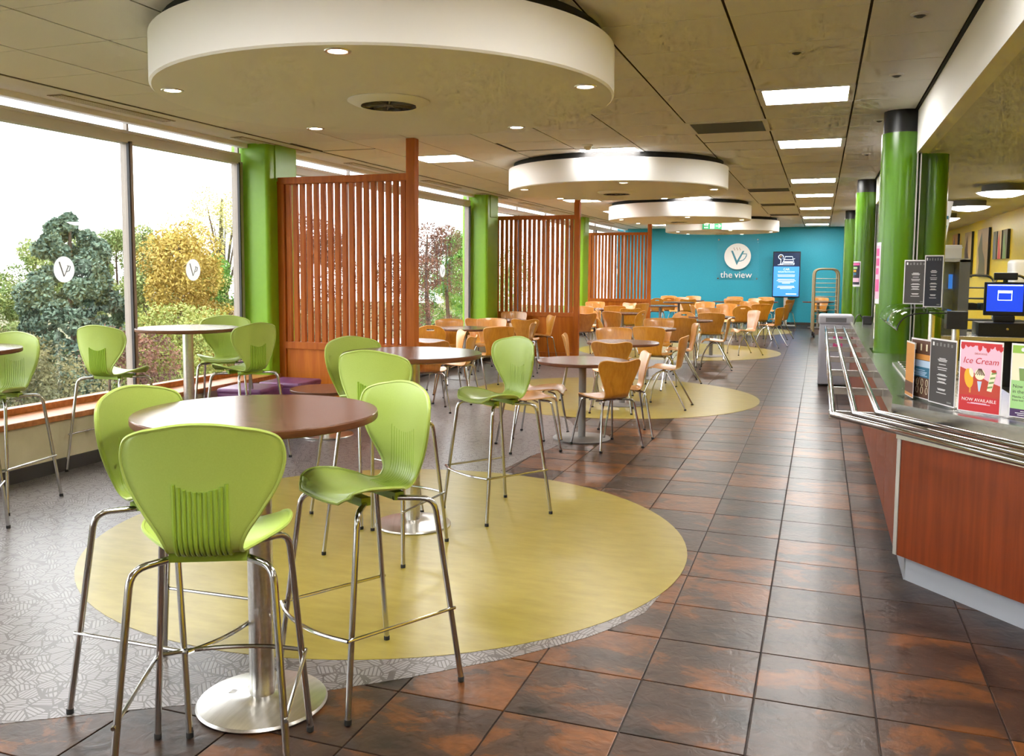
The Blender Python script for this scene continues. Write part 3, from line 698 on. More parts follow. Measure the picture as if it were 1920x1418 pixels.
# purple cube stools
for x, y, rz, lb in ((-5.07, 7.06, .12, 'purple padded cube seat under the window'), (-4.98, 7.60, .05, 'purple padded cube seat beside the low coffee table')):
    o = root('cube_seat', (x, y, 0), rz); tag(o, lb, 'pouffe', 'purple cube seats')
    MB().rbox(-.225, .225, -.225, .225, .02, .40, .02).build('body', 'purple_vinyl', o); MB().rbox(-.23, .23, -.23, .23, .38, .435, .024).build('cushion', 'purple_vinyl', o)
    MB().box(-.2, .2, -.2, .2, 0, .03).build('base', 'black', o)
dt = table_proto('dining_table', .415, .725, .034, .265, 'grey_powder', False); remember(dt)
DT = [(-2.03, 7.87, 'round dining table nearest, beyond the green stools'), (-2.13, 10.1, 'round dining table at the rim of the second yellow circle'), (-2.34, 12.75, 'third round dining table along the aisle'),
      (-2.10, 15.2, 'fourth round dining table, crowded by dark chair backs'), (-1.85, 16.5, 'round dining table on the third yellow circle'),
      (-4.45, 9.25, 'round dining table half hidden by the nearest screen post'), (-4.75, 11.7, 'round dining table by the windows before the green column'), (-5.0, 13.9, 'round dining table in front of the second screen'),
      (-4.45, 18.9, 'round dining table behind the second screen'), (-3.65, 17.2, 'round dining table among pale chairs past the second screen'), (-3.6, 21.3, 'round dining table near the third screen post'), (-3.55, 23.9, 'round dining table before the turquoise wall, second from windows'),
      (-3.5, 25.6, 'round dining table closest to the turquoise wall beside windows'), (-2.25, 22.6, 'round dining table with shiny top below the logo'), (-2.40, 25.3, 'round dining table below the lettering on the wall'),
      (-1.50, 25.5, 'round dining table in front of the wall screen'), (-.05, 26.2, 'round dining table behind the tray trolley')]
for k, (x, y, lb) in enumerate(DT):
    o = dt if k == 0 else copy_tree(dt); o.location = (x, y, .003); tag(o, lb, 'dining table', 'round dining tables'); o.rotation_euler = (0, 0, .7 * k)

# ================================================================ PLYWOOD CHAIRS
def ply_shell(kind):
    top = dict(A=.785, B=.82, C=.805)[kind]
    prof = [(.22, .432), (.20, .446), (.13, .452), (.05, .445), (-.03, .438), (-.09, .438), (-.132, .450), (-.152, .482), (-.162, .53), (-.178, .60), (-.198, .68), (-.213, top - .045), (-.225, top)]
    cl = smooth_path([(0, y, z) for y, z in prof], 3); L = [0]
    for a, b in zip(cl, cl[1:]): L.append(L[-1] + (b - a).length)
    tot = L[-1]
    seat = [(0, .13), (.05, .175), (.14, .205), (.30, .212), (.40, .185)]
    back = dict(A=[(.47, .135), (.53, .122), (.60, .13), (.75, .175), (.88, .212), (.955, .218), (.99, .205), (1, .185)],
                B=[(.47, .17), (.53, .165), (.62, .175), (.76, .205), (.88, .225), (.955, .228), (.99, .214), (1, .195)],
                C=[(.47, .16), (.53, .15), (.60, .17), (.70, .20), (.78, .212), (.86, .205), (.93, .17), (.975, .115), (1, .05)])[kind]
    hw = seat + back; NJ = 15; rows = []
    for i, p_ in enumerate(cl):
        s = L[i] / tot; W = lerp(hw, s); up = min(max((s - .40) / .14, 0), 1); r_ = []
        for j in range(NJ):
            u = -1 + 2 * j / (NJ - 1); d = u * W; y = p_.y + up * .9 * d * d; z = p_.z + (1 - up) * .35 * d * d - (.02 * u * u if s < .04 else 0)
            if kind == 'A' and s > .85: z += (s - .85) / .15 * (-.022 + .036 * u * u - .02 * u ** 6)
            if kind == 'B' and s > .9: z -= (s - .9) / .1 * .012 * u * u
            r_.append((d, y, z))
        rows.append(r_)
    ni = len(cl); hole = None
    if kind == 'C':
        lo = next(i for i in range(ni) if L[i] / tot > .885)
        hole = lambda i, j: i == lo and 5 <= j <= 8
    v, f = shell([list(reversed(q)) for q in rows], .011, hole); edge = [rows[i][0] for i in range(ni)] + [rows[-1][j] for j in range(1, NJ)] + [rows[i][-1] for i in range(ni - 2, -1, -1)] + [rows[0][j] for j in range(NJ - 2, 0, -1)]
    return mesh('shell', v, f, True), edge
def chair_proto(kind):
    o = root('plywood_chair'); me, edge = ply_shell(kind); sh = link('shell', me, 'plywood', o); me.set_sharp_from_angle(angle=R(50))
    MB().tube(edge, .0052, 5, closed=True).build('shell_edge', 'plywood_edge', sh)
    if kind == 'A':
        legs = [(sx, sy, bent([(sx * .06, sy * .08, .425), (sx * .165, sy * .155, .425), (sx * .225, sy * .225, .012)], .035)) for sx in (-1, 1) for sy in (-1, 1)]
    else:
        legs = [(sx, -1, bent([(sx * .16, .04, .425), (sx * .175, -.02, .425), (sx * .225, -.25, .012)], .03)) for sx in (-1, 1)] + \
               [(sx, 1, smooth_path([(sx * .165, -.04, .405), (sx * .175, .02, .428), (sx * .195, .12, .37), (sx * .212, .19, .24), (sx * .222, .225, .12), (sx * .225, .235, .012)], 3)) for sx in (-1, 1)]
    for sx, sy, pth in legs:
        lg = MB().tube(pth, .0095, 8).build('leg', 'chrome', o); e_ = pth[-1]
        MB().lathe([(.013, 0), (.014, .012), (.010, .016)], 8, (e_.x, e_.y)).build('foot_cap', 'rubber', lg)
    MB().tube([(-.17, .03, .424), (.17, .03, .424)], .008, 6).tube([(-.165, -.06, .420), (.165, -.06, .420)], .008, 6).build('cross_bar', 'chrome', o)
    return o
PR = {}
for kd in 'ABC':
    PR[kd] = chair_proto(kd); remember(PR[kd])
W = 'warm plywood chair '
CH = [
 ('A', -1.733, 7.598, 139, W + 'nearest in the aisle, waisted back to the viewer'),
 ('A', -1.70, 8.22, 200, W + 'with pale lit front, right of the nearest dining table'),
 ('B', -1.61, 10.1, 178, W + 'in side view on the second yellow circle'),
 ('A', -2.36, 7.27, 36, W + 'with seat tip showing behind the right green stool'),
 ('A', -2.42, 7.85, 8, W + 'second behind the right green stool, seat under the table'),
 ('A', -2.13, 9.55, 100, W + 'with dark waisted back just past the nearest dining table'),
 ('A', -2.70, 10.35, 12, W + 'seen edge-on before the second screen panel'),
 ('B', -5.02, 11.95, -40, W + 'by the window behind the round-backed chair'),
 ('C', -4.98, 10.95, 120, W + 'with round slotted back beside the nearest screen post'),
 ('A', -5.0, 12.95, -60, W + 'at the window touching the second green column'),
 ('B', -4.62, 12.35, -80, W + 'facing the viewer behind the window dining table'),
 ('B', -4.02, 10.85, 140, W + 'with broad gold back beside the window dining table'),
 ('B', -5.02, 14.55, -80, W + 'with its back against the second screen panel'),
 ('A', -4.40, 13.4, 105, W + 'with gold waisted back before the second screen'),
 ('A', -4.15, 12.4, 190, W + 'seen edge-on left of the second screen post'),
 ('A', -4.45, 14.4, 215, W + 'with pale narrow front against the second screen panel'),
 ('A', -4.40, 10.25, 215, W + 'with pale front, second of the pair by the first screen'),
 ('A', -3.98, 9.55, 188, W + 'in side view, front of the pair by the first screen'),
 ('A', -4.02, 8.80, 120, W + 'with brown back behind the middle bar table'),
 ('B', -4.95, 20.35, -70, W + 'far by the windows under the third screen'),
 ('B', -4.48, 17.5, -60, W + 'with pale broad top behind the second screen post'),
 ('C', -4.72, 17.9, 205, W + 'with white-lit round back just past the second screen'),
 ('A', -4.08, 15.75, 120, W + 'peeping round the second screen post'),
 ('B', -3.76, 16.4, 10, W + 'turned right, just past the second screen post'),
 ('B', -4.05, 18.35, 100, W + 'with gold back by the table behind the second screen'),
 ('B', -3.42, 15.75, 60, W + 'with slanting brown back past the second screen'),
 ('A', -4.15, 19.6, 230, W + 'with tall pale waisted front in the middle cluster'),
 ('A', -3.75, 18.2, 120, W + 'with narrow olive-gold back beside the pale waisted one'),
 ('A', -4.40, 21.0, 240, W + 'with pale waisted front below the third screen'),
 ('B', -3.92, 20.0, 150, W + 'with gold back touching the third screen post'),
 ('C', -3.30, 16.5, 165, W + 'with pale round slotted back in the middle cluster'),
 ('C', -3.05, 13.6, 20, W + 'with round back edge-on, behind the second circle'),
 ('B', -2.42, 10.96, -75, W + 'with orange front behind the second aisle table'),
 ('B', -2.05, 11.70, 75, W + 'with broad gold back on the second aisle table'),
 ('B', -2.29, 13.45, -80, W + 'with orange front behind the third aisle table'),
 ('B', -2.05, 14.2, 95, W + 'with large brown back before the fourth aisle table'),
 ('C', -2.30, 16.2, -80, W + 'with round back at the fourth aisle table'),
 ('B', -1.80, 12.48, 195, W + 'with pale narrow front in side view along the aisle'),
 ('C', -4.25, 24.6, 100, W + 'with round slotted back, first before the turquoise wall'),
 ('C', -4.05, 25.4, 100, W + 'with round slotted back, second before the turquoise wall'),
 ('B', -4.20, 26.3, -80, W + 'backed to the turquoise wall beside the third screen'),
 ('B', -3.72, 25.0, 250, W + 'with pale front near the turquoise wall'),
 ('A', -3.45, 24.9, 100, W + 'with small gold back near the turquoise wall'),
 ('B', -3.55, 26.4, -100, W + 'against the turquoise wall, between the far tables'),
 ('A', -2.56, 20.5, 20, W + 'like a thin upright sliver left of the far tables'),
 ('B', -2.56, 21.5, -80, W + 'small and far, left of the shiny table'),
 ('B', -2.05, 17.9, -80, W + 'with orange front low before the shiny table'),
 ('B', -1.95, 20.4, -80, W + 'with broad orange front in the far cluster'),
 ('B', -2.30, 26.4, -80, W + 'against the turquoise wall under the logo'),
 ('B', -2.20, 24.6, -80, W + 'before the table under the logo'),
 ('B', -2.03, 23.3, 95, W + 'with dark gold back under the lettering'),
 ('B', -1.78, 24.9, 230, W + 'with pale curved front left of the wall screen'),
 ('B', -1.59, 22.3, -80, W + 'with orange front in front of the far table row'),
 ('B', -1.43, 26.4, -80, W + 'against the wall just left of the wall screen'),
 ('A', -1.45, 25.0, 120, W + 'with gold back just left of the wall screen'),
 ('C', -1.65, 20.2, 110, W + 'with round slotted brown back on the far aisle'),
 ('B', -1.80, 16.05, 95, W + 'with big dark back on the third yellow circle'),
 ('B', -1.31, 20.9, 115, W + 'with brown back behind the pale side-view chair'),
 ('B', -1.30, 17.1, 212, W + 'with shining pale front on the third yellow circle'),
 ('B', -1.53, 14.36, 185, W + 'seen edge-on with round seat on the third circle'),
 ('B', -.92, 19.0, 160, W + 'with brown back nearest the far aisle'),
 ('B', -.86, 21.4, 165, W + 'with brown back, farther of the aisle pair'),
 ('A', -.93, 25.9, 150, W + 'like a small upright below the wall screen'),
 ('B', .0, 26.75, -90, W + 'behind the tray trolley at the turquoise wall'),
]
first = set()
for kd, x, y, h_, lb in CH:
    if kd not in first: o = PR[kd]; first.add(kd)
    else: o = copy_tree(PR[kd])
    o.location = (x, y, .003); o.rotation_euler = (0, 0, R(h_ - 90)); tag(o, lb, 'chair', 'plywood dining chairs')

# ================================================================ END WALL: SIGN AND SCREEN
sg = root('wall_sign', (-2.33, YF - .06, 1.994)); tag(sg, 'clear acrylic sign with white cup logo reading the view', 'sign')
MB().bbox(-.60, .61, 0, .008, -.70, .55, .002).build('acrylic_panel', 'acrylic', sg)
for sx in (-.55, .56):
    for sz in (-.65, .49):
        q = MB().lathe([(.02, -.008), (.02, .058)], 14).build('standoff', 'chrome', sg); q.rotation_euler = (R(-90), 0, 0); q.location = (sx, 0, sz)
dk = MB().lathe([(.002, 0), (.374, 0), (.38, .006), (.38, .018), (.002, .018)], 64).build('disc', 'sign_white', sg); dk.rotation_euler = (R(90), 0, 0); dk.location = (0, -.004, 0)
k_ = .000974
def lp(a, b, d): return ((a - 840) * k_, d, (620 - b) * k_)
lg = MB()
for poly in ([(645, 450), (700, 450), (838, 770), (822, 885)], [(985, 455), (1035, 455), (822, 885), (812, 775)]):
    n = len(poly); lg.add([lp(a, b, -.027) for a, b in poly] + [lp(a, b, -.022) for a, b in poly], [tuple(range(n))[::-1], tuple(range(n, 2 * n))] + [(i, (i + 1) % n, n + (i + 1) % n, n + i) for i in range(n)])
lg.tube([lp(a, b, -.024) for a, b in ((970, 545), (1040, 543), (1105, 545), (1098, 600), (1065, 670), (1010, 730), (940, 758), (880, 765))], .012, 6).build('cup_letters', 'logo_teal', sg)
st = MB()
for x0 in (740, 825, 905): st.tube(smooth_path([lp(x0 - 5, 350, -.024), lp(x0 - 12, 385, -.024), lp(x0 + 15, 410, -.024), lp(x0 + 8, 440, -.024)], 3), .005, 5)
st.build('steam', 'copper', sg)
text('lettering', 'the', .268, (-.306, -.012, -.545), (R(90), 0, 0), 'sign_white', sg, .008); text('lettering', 'view', .268, (.175, -.012, -.545), (R(90), 0, 0), 'sign_white', sg, .008)
tv = root('wall_screen', (-.94, YF - .30, 0)); tag(tv, 'tall digital screen showing a car registration notice', 'screen')
MB().bbox(-.375, .375, -.02, .05, .815, 2.13, .006).build('casing', 'black', tv)
MB().box(-.05, .05, -.01, .03, .0, .82).build('stand_pole', 'alu', tv); MB().bbox(-.28, .28, -.2, .2, 0, .02, .004).build('stand_base', 'alu', tv)
MB().box(-.35, .35, -.024, -.02, .85, 1.70).build('blue_display', 'tv_blue', tv); MB().box(-.35, .35, -.024, -.02, 1.70, 2.10).build('dark_display', 'tv_dark', tv)
ic = MB().tube([(-.16 + .065 * math.cos(R(a)), -.028, 1.975 + .065 * math.sin(R(a))) for a in range(-20, 300, 20)], .010, 5).box(-.168, -.152, -.03, -.025, 1.76, 1.91).box(-.24, .21, -.03, -.025, 1.745, 1.757)
ic.box(-.19, -.13, -.03, -.025, 1.757, 1.78)
for pts in ([(-.06, 1.90), (-.045, 1.985), (.155, 1.985), (.17, 1.90)], [(-.12, 1.79), (-.06, 1.90), (.17, 1.90), (.215, 1.79), (-.12, 1.79)], [(-.11, 1.785), (-.11, 1.755)], [(.20, 1.785), (.20, 1.755)], [(-.11, 1.925), (-.07, 1.91)], [(.22, 1.925), (.18, 1.91)]):
    ic.tube([(a, -.028, b) for a, b in pts], .009, 5)
ic.box(-.075, .175, -.03, -.025, 1.80, 1.85).build('car_symbol', 'tv_white', tv)
text('lettering', 'P', .085, (-.16, -.027, 1.975), (R(90), 0, 0), 'yellow_print', tv)
for tx, sz, z, w_ in (('CAR', .085, 1.62, 0), ('REGISTRATIONS', .062, 1.545, 0)): text('lettering', tx, sz, (0, -.027, z), (R(90), 0, 0), 'tv_white', tv)
ln = MB()
for z, wd in ((1.46, .24), (1.42, .23), (1.33, .23), (1.295, .26), (1.26, .21), (1.225, .11), (1.14, .22), (1.105, .24), (1.07, .16)): ln.box(-wd, wd, -.027, -.0245, z - .008, z + .008)
ln.box(.0, .29, -.027, -.0245, .90, .93).build('notice_lines', 'tv_white', tv)

# ================================================================ SERVERY COUNTER
dx, dy = math.cos(R(-49)), math.sin(R(-49)); nx, ny = -dy, dx          # along the near face, and into the counter
def dg(u, v): return (.395 + u * dx + v * nx, 4.79 + u * dy + v * ny)
CTOP = .895
cab = root('counter_cabinet'); tag(cab, 'long cherry wood servery cabinet with angled near end', 'cabinet')
for k in range(9):
    ya = 4.80 + k * .87; MB().bbox(.395, .413, ya + .003, ya + .865, .13, .80, .002).build('side_panel', 'cherry', cab)
MB().box(.441, .455, 4.80, 12.6, .0, .135).build('plinth', 'kick_grey', cab)
MB().box(.413, .43, 4.80, 12.6, .13, .80).build('carcass', 'dark_grey', cab)
for a, b in ((.012, 1.15), (1.156, 2.25)):
    P = [dg(a, 0), dg(b, 0), dg(b, .018), dg(a, .018)]; MB().prism(P, .13, .72).build('front_panel', 'cherry', cab)
P = [dg(.03, .045), dg(2.25, .045), dg(2.25, .06), dg(.045, .06)]; MB().prism(P, 0, .135).build('front_plinth', 'kick_grey', cab)
P = [dg(-.008, -.006), dg(.014, -.006), dg(.014, .018), dg(-.008, .018)]; MB().prism(P, .13, .72).build('corner_strip', 'alu', cab)
P = [dg(-.01, -.012), dg(2.25, -.012), dg(2.25, .03), dg(-.01, .03)]; MB().prism(P, .72, .80).build('steel_apron', 'worktop_steel', cab)
wt = root('counter_worktop'); tag(wt, 'stainless steel servery worktop along the aisle', 'worktop')
def wslab(P, z0=.80, z1=CTOP): return MB().prism(P, z0, z1)
A = dg(-.03, -.03); B = dg(2.25, -.03); Bi = dg(2.25, .75)
MB().prism([A, B, Bi, (.98, 5.05), (.375, 5.05)], .805, CTOP).build('near_top', 'worktop_steel', wt)
MB().box(.375, .412, 5.05, 12.6, .78, CTOP).build('edge_top', 'worktop_steel', wt)
for a, b in ((5.05, 7.77), (8.28, 12.6)): MB().box(.412, .98, a, b, .82, CTOP).build('long_top', 'worktop_steel', wt)
# tray rail: three tubes on flat brackets, turning the corner
tr = root('tray_rail'); tag(tr, 'three chrome tray rails running round the servery counter', 'tray rail')
for off, x, y in ((0, .077, 4.53), (1, .179, 4.59), (2, .286, 4.665)):
    e_ = (x + 2.2 * math.cos(R(-54.5)), y + 2.2 * math.sin(R(-54.5)))
    MB().tube([(x, 11.9, .86), (x, y, .86), (e_[0], e_[1], .86)], .0155, 14).build('rail', 'rail_chrome', tr)
bm_ = None
for y in (4.78, 5.78, 6.8, 7.85, 8.9, 9.95, 11.0, 11.8):
    if bm_ is None: q = MB().bbox(.06, .372, -.006, .006, .80, .846, .002).build('bracket', 'worktop_steel', tr); bm_ = q.data
    else: q = link('bracket', bm_, None, tr)
    q.location = (0, y, 0)
for u in (.25, 1.0, 1.7):
    P = [dg(u - .006, -.26), dg(u + .006, -.26), dg(u + .006, -.02), dg(u - .006, -.02)]; MB().prism(P, .805, .843).build('near_bracket', 'dark_grey', tr)
# bain-marie rail with cutlery slots beside the first column
cr0 = root('slotted_tray', (.66, 6.35, CTOP)); tag(cr0, 'steel slotted tray sunk in the worktop by the green column', 'tray')
MB().box(-.16, .20, -.55, .55, .0, .012).build('rim', 'brushed_steel', cr0)
for k in range(7): MB().bbox(-.13, .17, -.48 + k * .15, -.40 + k * .15, .012, .03, .006).build('slot', 'chrome', cr0)

# glass guard on posts
gd = root('glass_guard'); tag(gd, 'curved glass food guard on steel posts with black end block', 'food guard')
pr_ = [(.452, 1.19), (.462, 1.225), (.485, 1.26), (.52, 1.283), (.57, 1.295), (.66, 1.30), (.75, 1.30)]
cp = smooth_path([(x, 0, z) for x, z in pr_], 3); rows = [[(q.x, 6.0, q.z), (q.x, 7.72, q.z)] for q in cp]
v, f = shell(rows, .008); link('glass_sheet', mesh('glass_sheet', v, f, True), 'clear_glass', gd)
MB().tube([(q.x, 5.995, q.z) for q in cp], .0045, 6).build('glass_edge', 'black', gd)
MB().tube([(.452, 6.0, 1.19), (.452, 7.72, 1.19)], .004, 6).build('front_edge', 'clear_glass', gd)
MB().bbox(.725, .84, 5.98, 6.10, 1.205, 1.312, .003).build('end_block', 'black', gd)
MB().bbox(.745, .82, 6.10, 7.7, 1.25, 1.30, .003).build('beam', 'clear_glass', gd)
for y in (6.05, 7.3): MB().tube([(.785, y, CTOP), (.785, y, 1.26)], .022, 14).build('post', 'brushed_steel', gd)

# ---- menu holders and posters
def holder(x, y, rz, w_, h_, z, label, front, name='menu_holder'):
    o = root(name, (x, y, z), rz); tag(o, label, 'poster stand', 'poster stands on the servery')
    MB().bbox(-w_ / 2 - .004, w_ / 2 + .004, -.003, .003, .006, h_ + .006, .0012).build('acrylic_sleeve', 'acrylic', o)
    MB().bbox(-w_ / 2 - .006, w_ / 2 + .006, -.045, .045, 0, .006, .0015).build('foot', 'acrylic', o)
    MB().box(-w_ / 2, w_ / 2, -.005, -.0034, .008, h_ + .004).build('sheet', 'paper', o)
    front(o, w_, h_); return o
def plate(o, x0, x1, z0, z1, mat, d=-.0058, nm='print'): return MB().box(x0, x1, d, d + .0006, z0, z1).build(nm, mat, o)
def poly_print(o, pts, mat, d=-.0062, nm='print'): return MB().add([(a, d, b) for a, b in pts], [tuple(range(len(pts)))]).build(nm, mat, o)
def lines(o, zs, half, mat, d=-.0066, cx=0):
    m_ = MB()
    for k, z in enumerate(zs): hh = half * (.6 + .4 * ((k * 37) % 10) / 10); m_.box(cx - hh, cx + hh, d, d + .0004, z - .0016, z + .0016)
    return m_.build('small_print', mat, o)
def f_dark(o, w_, h_, mat='charcoal_print'):
    plate(o, -w_ / 2 + .006, w_ / 2 - .006, .014, h_ - .004, mat)
    for k in range(6): plate(o, -w_ * .40 + k * w_ * .14, -w_ * .40 + k * w_ * .14 + w_ * .06, h_ - .032, h_ - .014 - .004 * (k % 2), 'mid_grey' if k else 'paper', -.0064, 'food_icon')
    lines(o, [h_ * q for q in (.72, .70, .68, .63, .58, .55, .48, .465, .42, .405, .37, .355, .26, .245, .20)], w_ * .2, 'paper')
    plate(o, w_ * .22, w_ * .38, .022, .030, 'mid_grey', -.0064)
def f_brown(o, w_, h_):
    plate(o, -w_ / 2 + .006, w_ / 2 - .006, .014, h_ - .004, 'brown_print')
    plate(o, -w_ / 2 + .006, w_ / 2 - .006, h_ * .52, h_ * .66, 'pale_blue_print', -.0062); plate(o, -w_ / 2 + .006, w_ / 2 - .006, h_ * .38, h_ * .55, 'teal_print', -.0065); plate(o, -w_ / 2 + .006, w_ / 2 - .006, h_ * .67, h_ * .76, 'orange_print', -.0061)
    lines(o, [h_ * q for q in (.50, .47, .45, .43, .41)], w_ * .36, 'pale_blue_print', -.0069)
    for k in range(8):
        cx = -w_ * .34 + (k % 4) * w_ * .22; cz = h_ * (.30 if k < 4 else .17)
        MB().tube([(cx + .011 * math.cos(a * PI / 5), -.0066, cz + .018 * math.sin(a * PI / 5)) for a in range(10)], .0012, 4, closed=True).build('food_icon', 'cream_print', o)
    for k in range(3): plate(o, -w_ * .3 + k * w_ * .26, -w_ * .3 + k * w_ * .26 + .014, h_ * .82, h_ * .93, 'cream_print', -.0064, 'food_icon')
def f_ice(o, w_, h_):
    a, b = w_ / 2 - .006, h_ - .004
    plate(o, -a, a, .012, b, 'pink_print'); plate(o, -a, a, b - .014, b, 'red_print', -.0062)
    for k, (x, l) in enumerate(((-.085, .022), (-.06, .010), (-.04, .008), (-.005, .026), (.02, .010), (.033, .030), (.05, .012), (.075, .018), (.09, .024))):
        x *= w_ / .2; poly_print(o, [(x - .011, b - .012), (x - .009, b - .012 - l * .7), (x, b - .014 - l), (x + .009, b - .012 - l * .7), (x + .011, b - .012)], 'red_print', -.0064, 'drip')
    poly_print(o, [(-a, .012), (a, .012), (a, h_ * .42), (a * .4, h_ * .47), (-.2 * a, h_ * .56), (-a, h_ * .64)], 'rust_print', -.0063, 'wave'); poly_print(o, [(-a, .012), (a, .012), (a, h_ * .24), (0, h_ * .27), (-a, h_ * .25)], 'red_print', -.0065, 'wave')
    text('lettering', 'DELICIOUS', .012, (0, -.0066, h_ * .835), (R(90), 0, 0), 'rust_print', o, .0002)
    text('lettering', 'Ice Cream', .040, (0, -.0066, h_ * .735), (R(90), 0, 0), 'red_print', o, .0002, shear=.25)
    text('lettering', 'NOW AVAILABLE', .021, (0, -.0069, h_ * .195), (R(90), 0, 0), 'paper', o, .0003)
    lines(o, [h_ * .155, h_ * .145], w_ * .3, 'pink_print', -.0069)
    ex_ = lambda cx, cz, rx, rz_, rot=0, n=18: [(cx + rx * math.cos(2 * PI * i / n) * math.cos(rot) - rz_ * math.sin(2 * PI * i / n) * math.sin(rot), cz + rx * math.cos(2 * PI * i / n) * math.sin(rot) + rz_ * math.sin(2 * PI * i / n) * math.cos(rot)) for i in range(n)]
    poly_print(o, ex_(-.052, h_ * .49, .021, .045, .15), 'yellow_print', -.0072, 'ice_lolly'); poly_print(o, ex_(-.040, h_ * .57, .010, .022, .3), 'cream_print', -.0075, 'bite'); plate(o, -.048, -.040, h_ * .29, h_ * .36, 'orange_print', -.0071, 'stick')
    poly_print(o, ex_(.0, h_ * .555, .024, .026), 'cream_print', -.0072, 'ice_scoop')
    for k in range(5): poly_print(o, [(-.002 + .009 * (k - 2) * .3, h_ * .635), (.002 + .009 * (k - 2) * .3, h_ * .635), (.0105 * (k - 2) + .0035, h_ * .55), (.0105 * (k - 2) - .002, h_ * .54)], 'brown_print', -.0075, 'sauce')
    poly_print(o, [(-.011, h_ * .46), (.011, h_ * .46), (.003, h_ * .32), (-.003, h_ * .32)], 'pale_blue_print', -.0072, 'cone')
    poly_print(o, [(.036, h_ * .34), (.058, h_ * .33), (.078, h_ * .60), (.052, h_ * .63)], 'cream_print', -.0072, 'swirl_cone')
    for k in range(4): z_ = h_ * (.37 + .065 * k); xx = .038 + .0055 * k; poly_print(o, [(xx, z_), (xx + .023, z_ + .006), (xx + .024, z_ + .014), (xx + .001, z_ + .009)], 'matcha_print', -.0075, 'swirl')
    poly_print(o, ex_(.065, h_ * .615, .012, .007), 'rust_print', -.0076, 'filling')
def f_matcha(o, w_, h_):
    a, b = w_ / 2 - .006, h_ - .004
    plate(o, -a, a, .012, b, 'mint_print'); plate(o, -a, a, b - .035, b, 'lime_print', -.0062); plate(o, -a, a, h_ * .52, b - .035, 'cream_print', -.0061); plate(o, -a, a, .012, h_ * .14, 'purple_print', -.0062)
    MB().add([(-.05 + .009 * math.cos(2 * PI * i / 16), -.0066, b - .018 + .009 * math.sin(2 * PI * i / 16)) for i in range(16)], [tuple(range(16))]).build('badge', 'paper', o)
    text('lettering', 'Now Available', .022, (-a + .008, -.0066, h_ * .44), (R(90), 0, 0), 'charcoal_print', o, .0002, 'LEFT'); text('lettering', 'in the Canteen', .022, (-a + .008, -.0066, h_ * .37), (R(90), 0, 0), 'charcoal_print', o, .0002, 'LEFT')
    text('lettering', 'Matcha Chai', .014, (-a + .008, -.0066, h_ * .30), (R(90), 0, 0), 'charcoal_print', o, .0002, 'LEFT'); text('lettering', 'Enjoy Iced or Hot', .012, (-a + .008, -.0066, h_ * .255), (R(90), 0, 0), 'charcoal_print', o, .0002, 'LEFT')
    for cx, m_ in ((-.035, 'matcha_print'), (.03, 'teal_print')): poly_print(o, [(cx - .024, h_ * .52), (cx + .024, h_ * .52), (cx + .03, h_ * .69), (cx - .03, h_ * .69)], m_, -.0066, 'drink_cup'); plate(o, cx - .031, cx + .031, h_ * .685, h_ * .70, 'paper', -.0068, 'cup_lid')
    lines(o, [h_ * .11, h_ * .085, h_ * .06], w_ * .4, 'paper', -.0066)
def f_orange(o, w_, h_): plate(o, -w_ / 2 + .004, w_ / 2 - .004, .012, h_ - .004, 'orange_print'); plate(o, -w_ / 2 + .004, w_ / 2 - .004, h_ * .1, h_ * .3, 'brown_print', -.0062)
holder(.455, 5.045, R(-82), .17, .29, CTOP, 'orange leaflet stand, mostly hidden behind the brown one', f_orange)
holder(.50, 4.985, R(-68), .21, .31, CTOP, 'brown food leaflet stand with a blue band, on the counter corner', f_brown)
holder(.575, 4.775, R(-66), .225, .325, CTOP, 'dark grey menu stand beside the ice cream poster', lambda o, a, b: f_dark(o, a, b))
holder(.705, 4.565, R(-40), .205, .335, CTOP, 'pink and red ice cream poster stand reading now available', f_ice)
holder(.895, 4.44, R(-40), .205, .335, CTOP, 'green drinks poster stand cut by the right edge', f_matcha)
holder(.66, 7.25, R(-12), .16, .33, 1.305, 'grey menu stand upright on the glass guard', lambda o, a, b: f_dark(o, a, b))
holder(.715, 6.65, R(-10), .115, .355, 1.305, 'narrow black menu stand on the near end of the guard', lambda o, a, b: f_dark(o, a, b, 'navy_print'))

# posters wrapped on the green columns
def wrap(name, cx, cy, r, a0, a1, z0, z1, mat, label, extra):
    o = root(name, (cx, cy, 0)); tag(o, label, 'poster', 'posters stuck on green columns')
    MB().lathe([(r + .0015, z0), (r + .0015, z1)], 12, (0, 0), R(a0), R(a1)).build('sheet', 'paper', o)
    for b0, b1, y0, y1, m_ in extra + [(.06, .94, .08, .95, mat)]:
        MB().lathe([(r + (.004 if m_ != mat else .0025), z0 + (z1 - z0) * y0), (r + (.004 if m_ != mat else .0025), z0 + (z1 - z0) * y1)], 10, (0, 0), R(a0 + (a1 - a0) * b0), R(a0 + (a1 - a0) * b1)).build('print', m_, o)
    return o
wrap('pink_poster', .58, 7.95, .155, 178, 214, 1.29, 1.79, 'pink_print', 'long pink poster on the nearest round column', [(.2, .8, .78, .90, 'magenta_print'), (.25, .85, .62, .74, 'magenta_print'), (.2, .8, .48, .58, 'magenta_print'), (.1, .9, .20, .40, 'magenta_print'), (.2, .8, .24, .28, 'pink_print')])
wrap('paper_strip', .58, 7.95, .155, 176, 194, 1.0, 1.28, 'cream_print', 'narrow paper strip low on the nearest round column', [(.2, .8, .62, .78, 'mid_grey'), (.2, .8, .30, .46, 'mid_grey')])
wrap('dark_poster', .58, 13.6, .155, 186, 246, 1.345, 1.70, 'navy_print', 'small dark poster on the second round column', [(.1, .9, .84, .93, 'magenta_print'), (.2, .7, .70, .78, 'mint_print'), (.2, .6, .58, .66, 'yellow_print'), (.2, .6, .46, .54, 'teal_print'), (.15, .9, .18, .34, 'pink_print')])
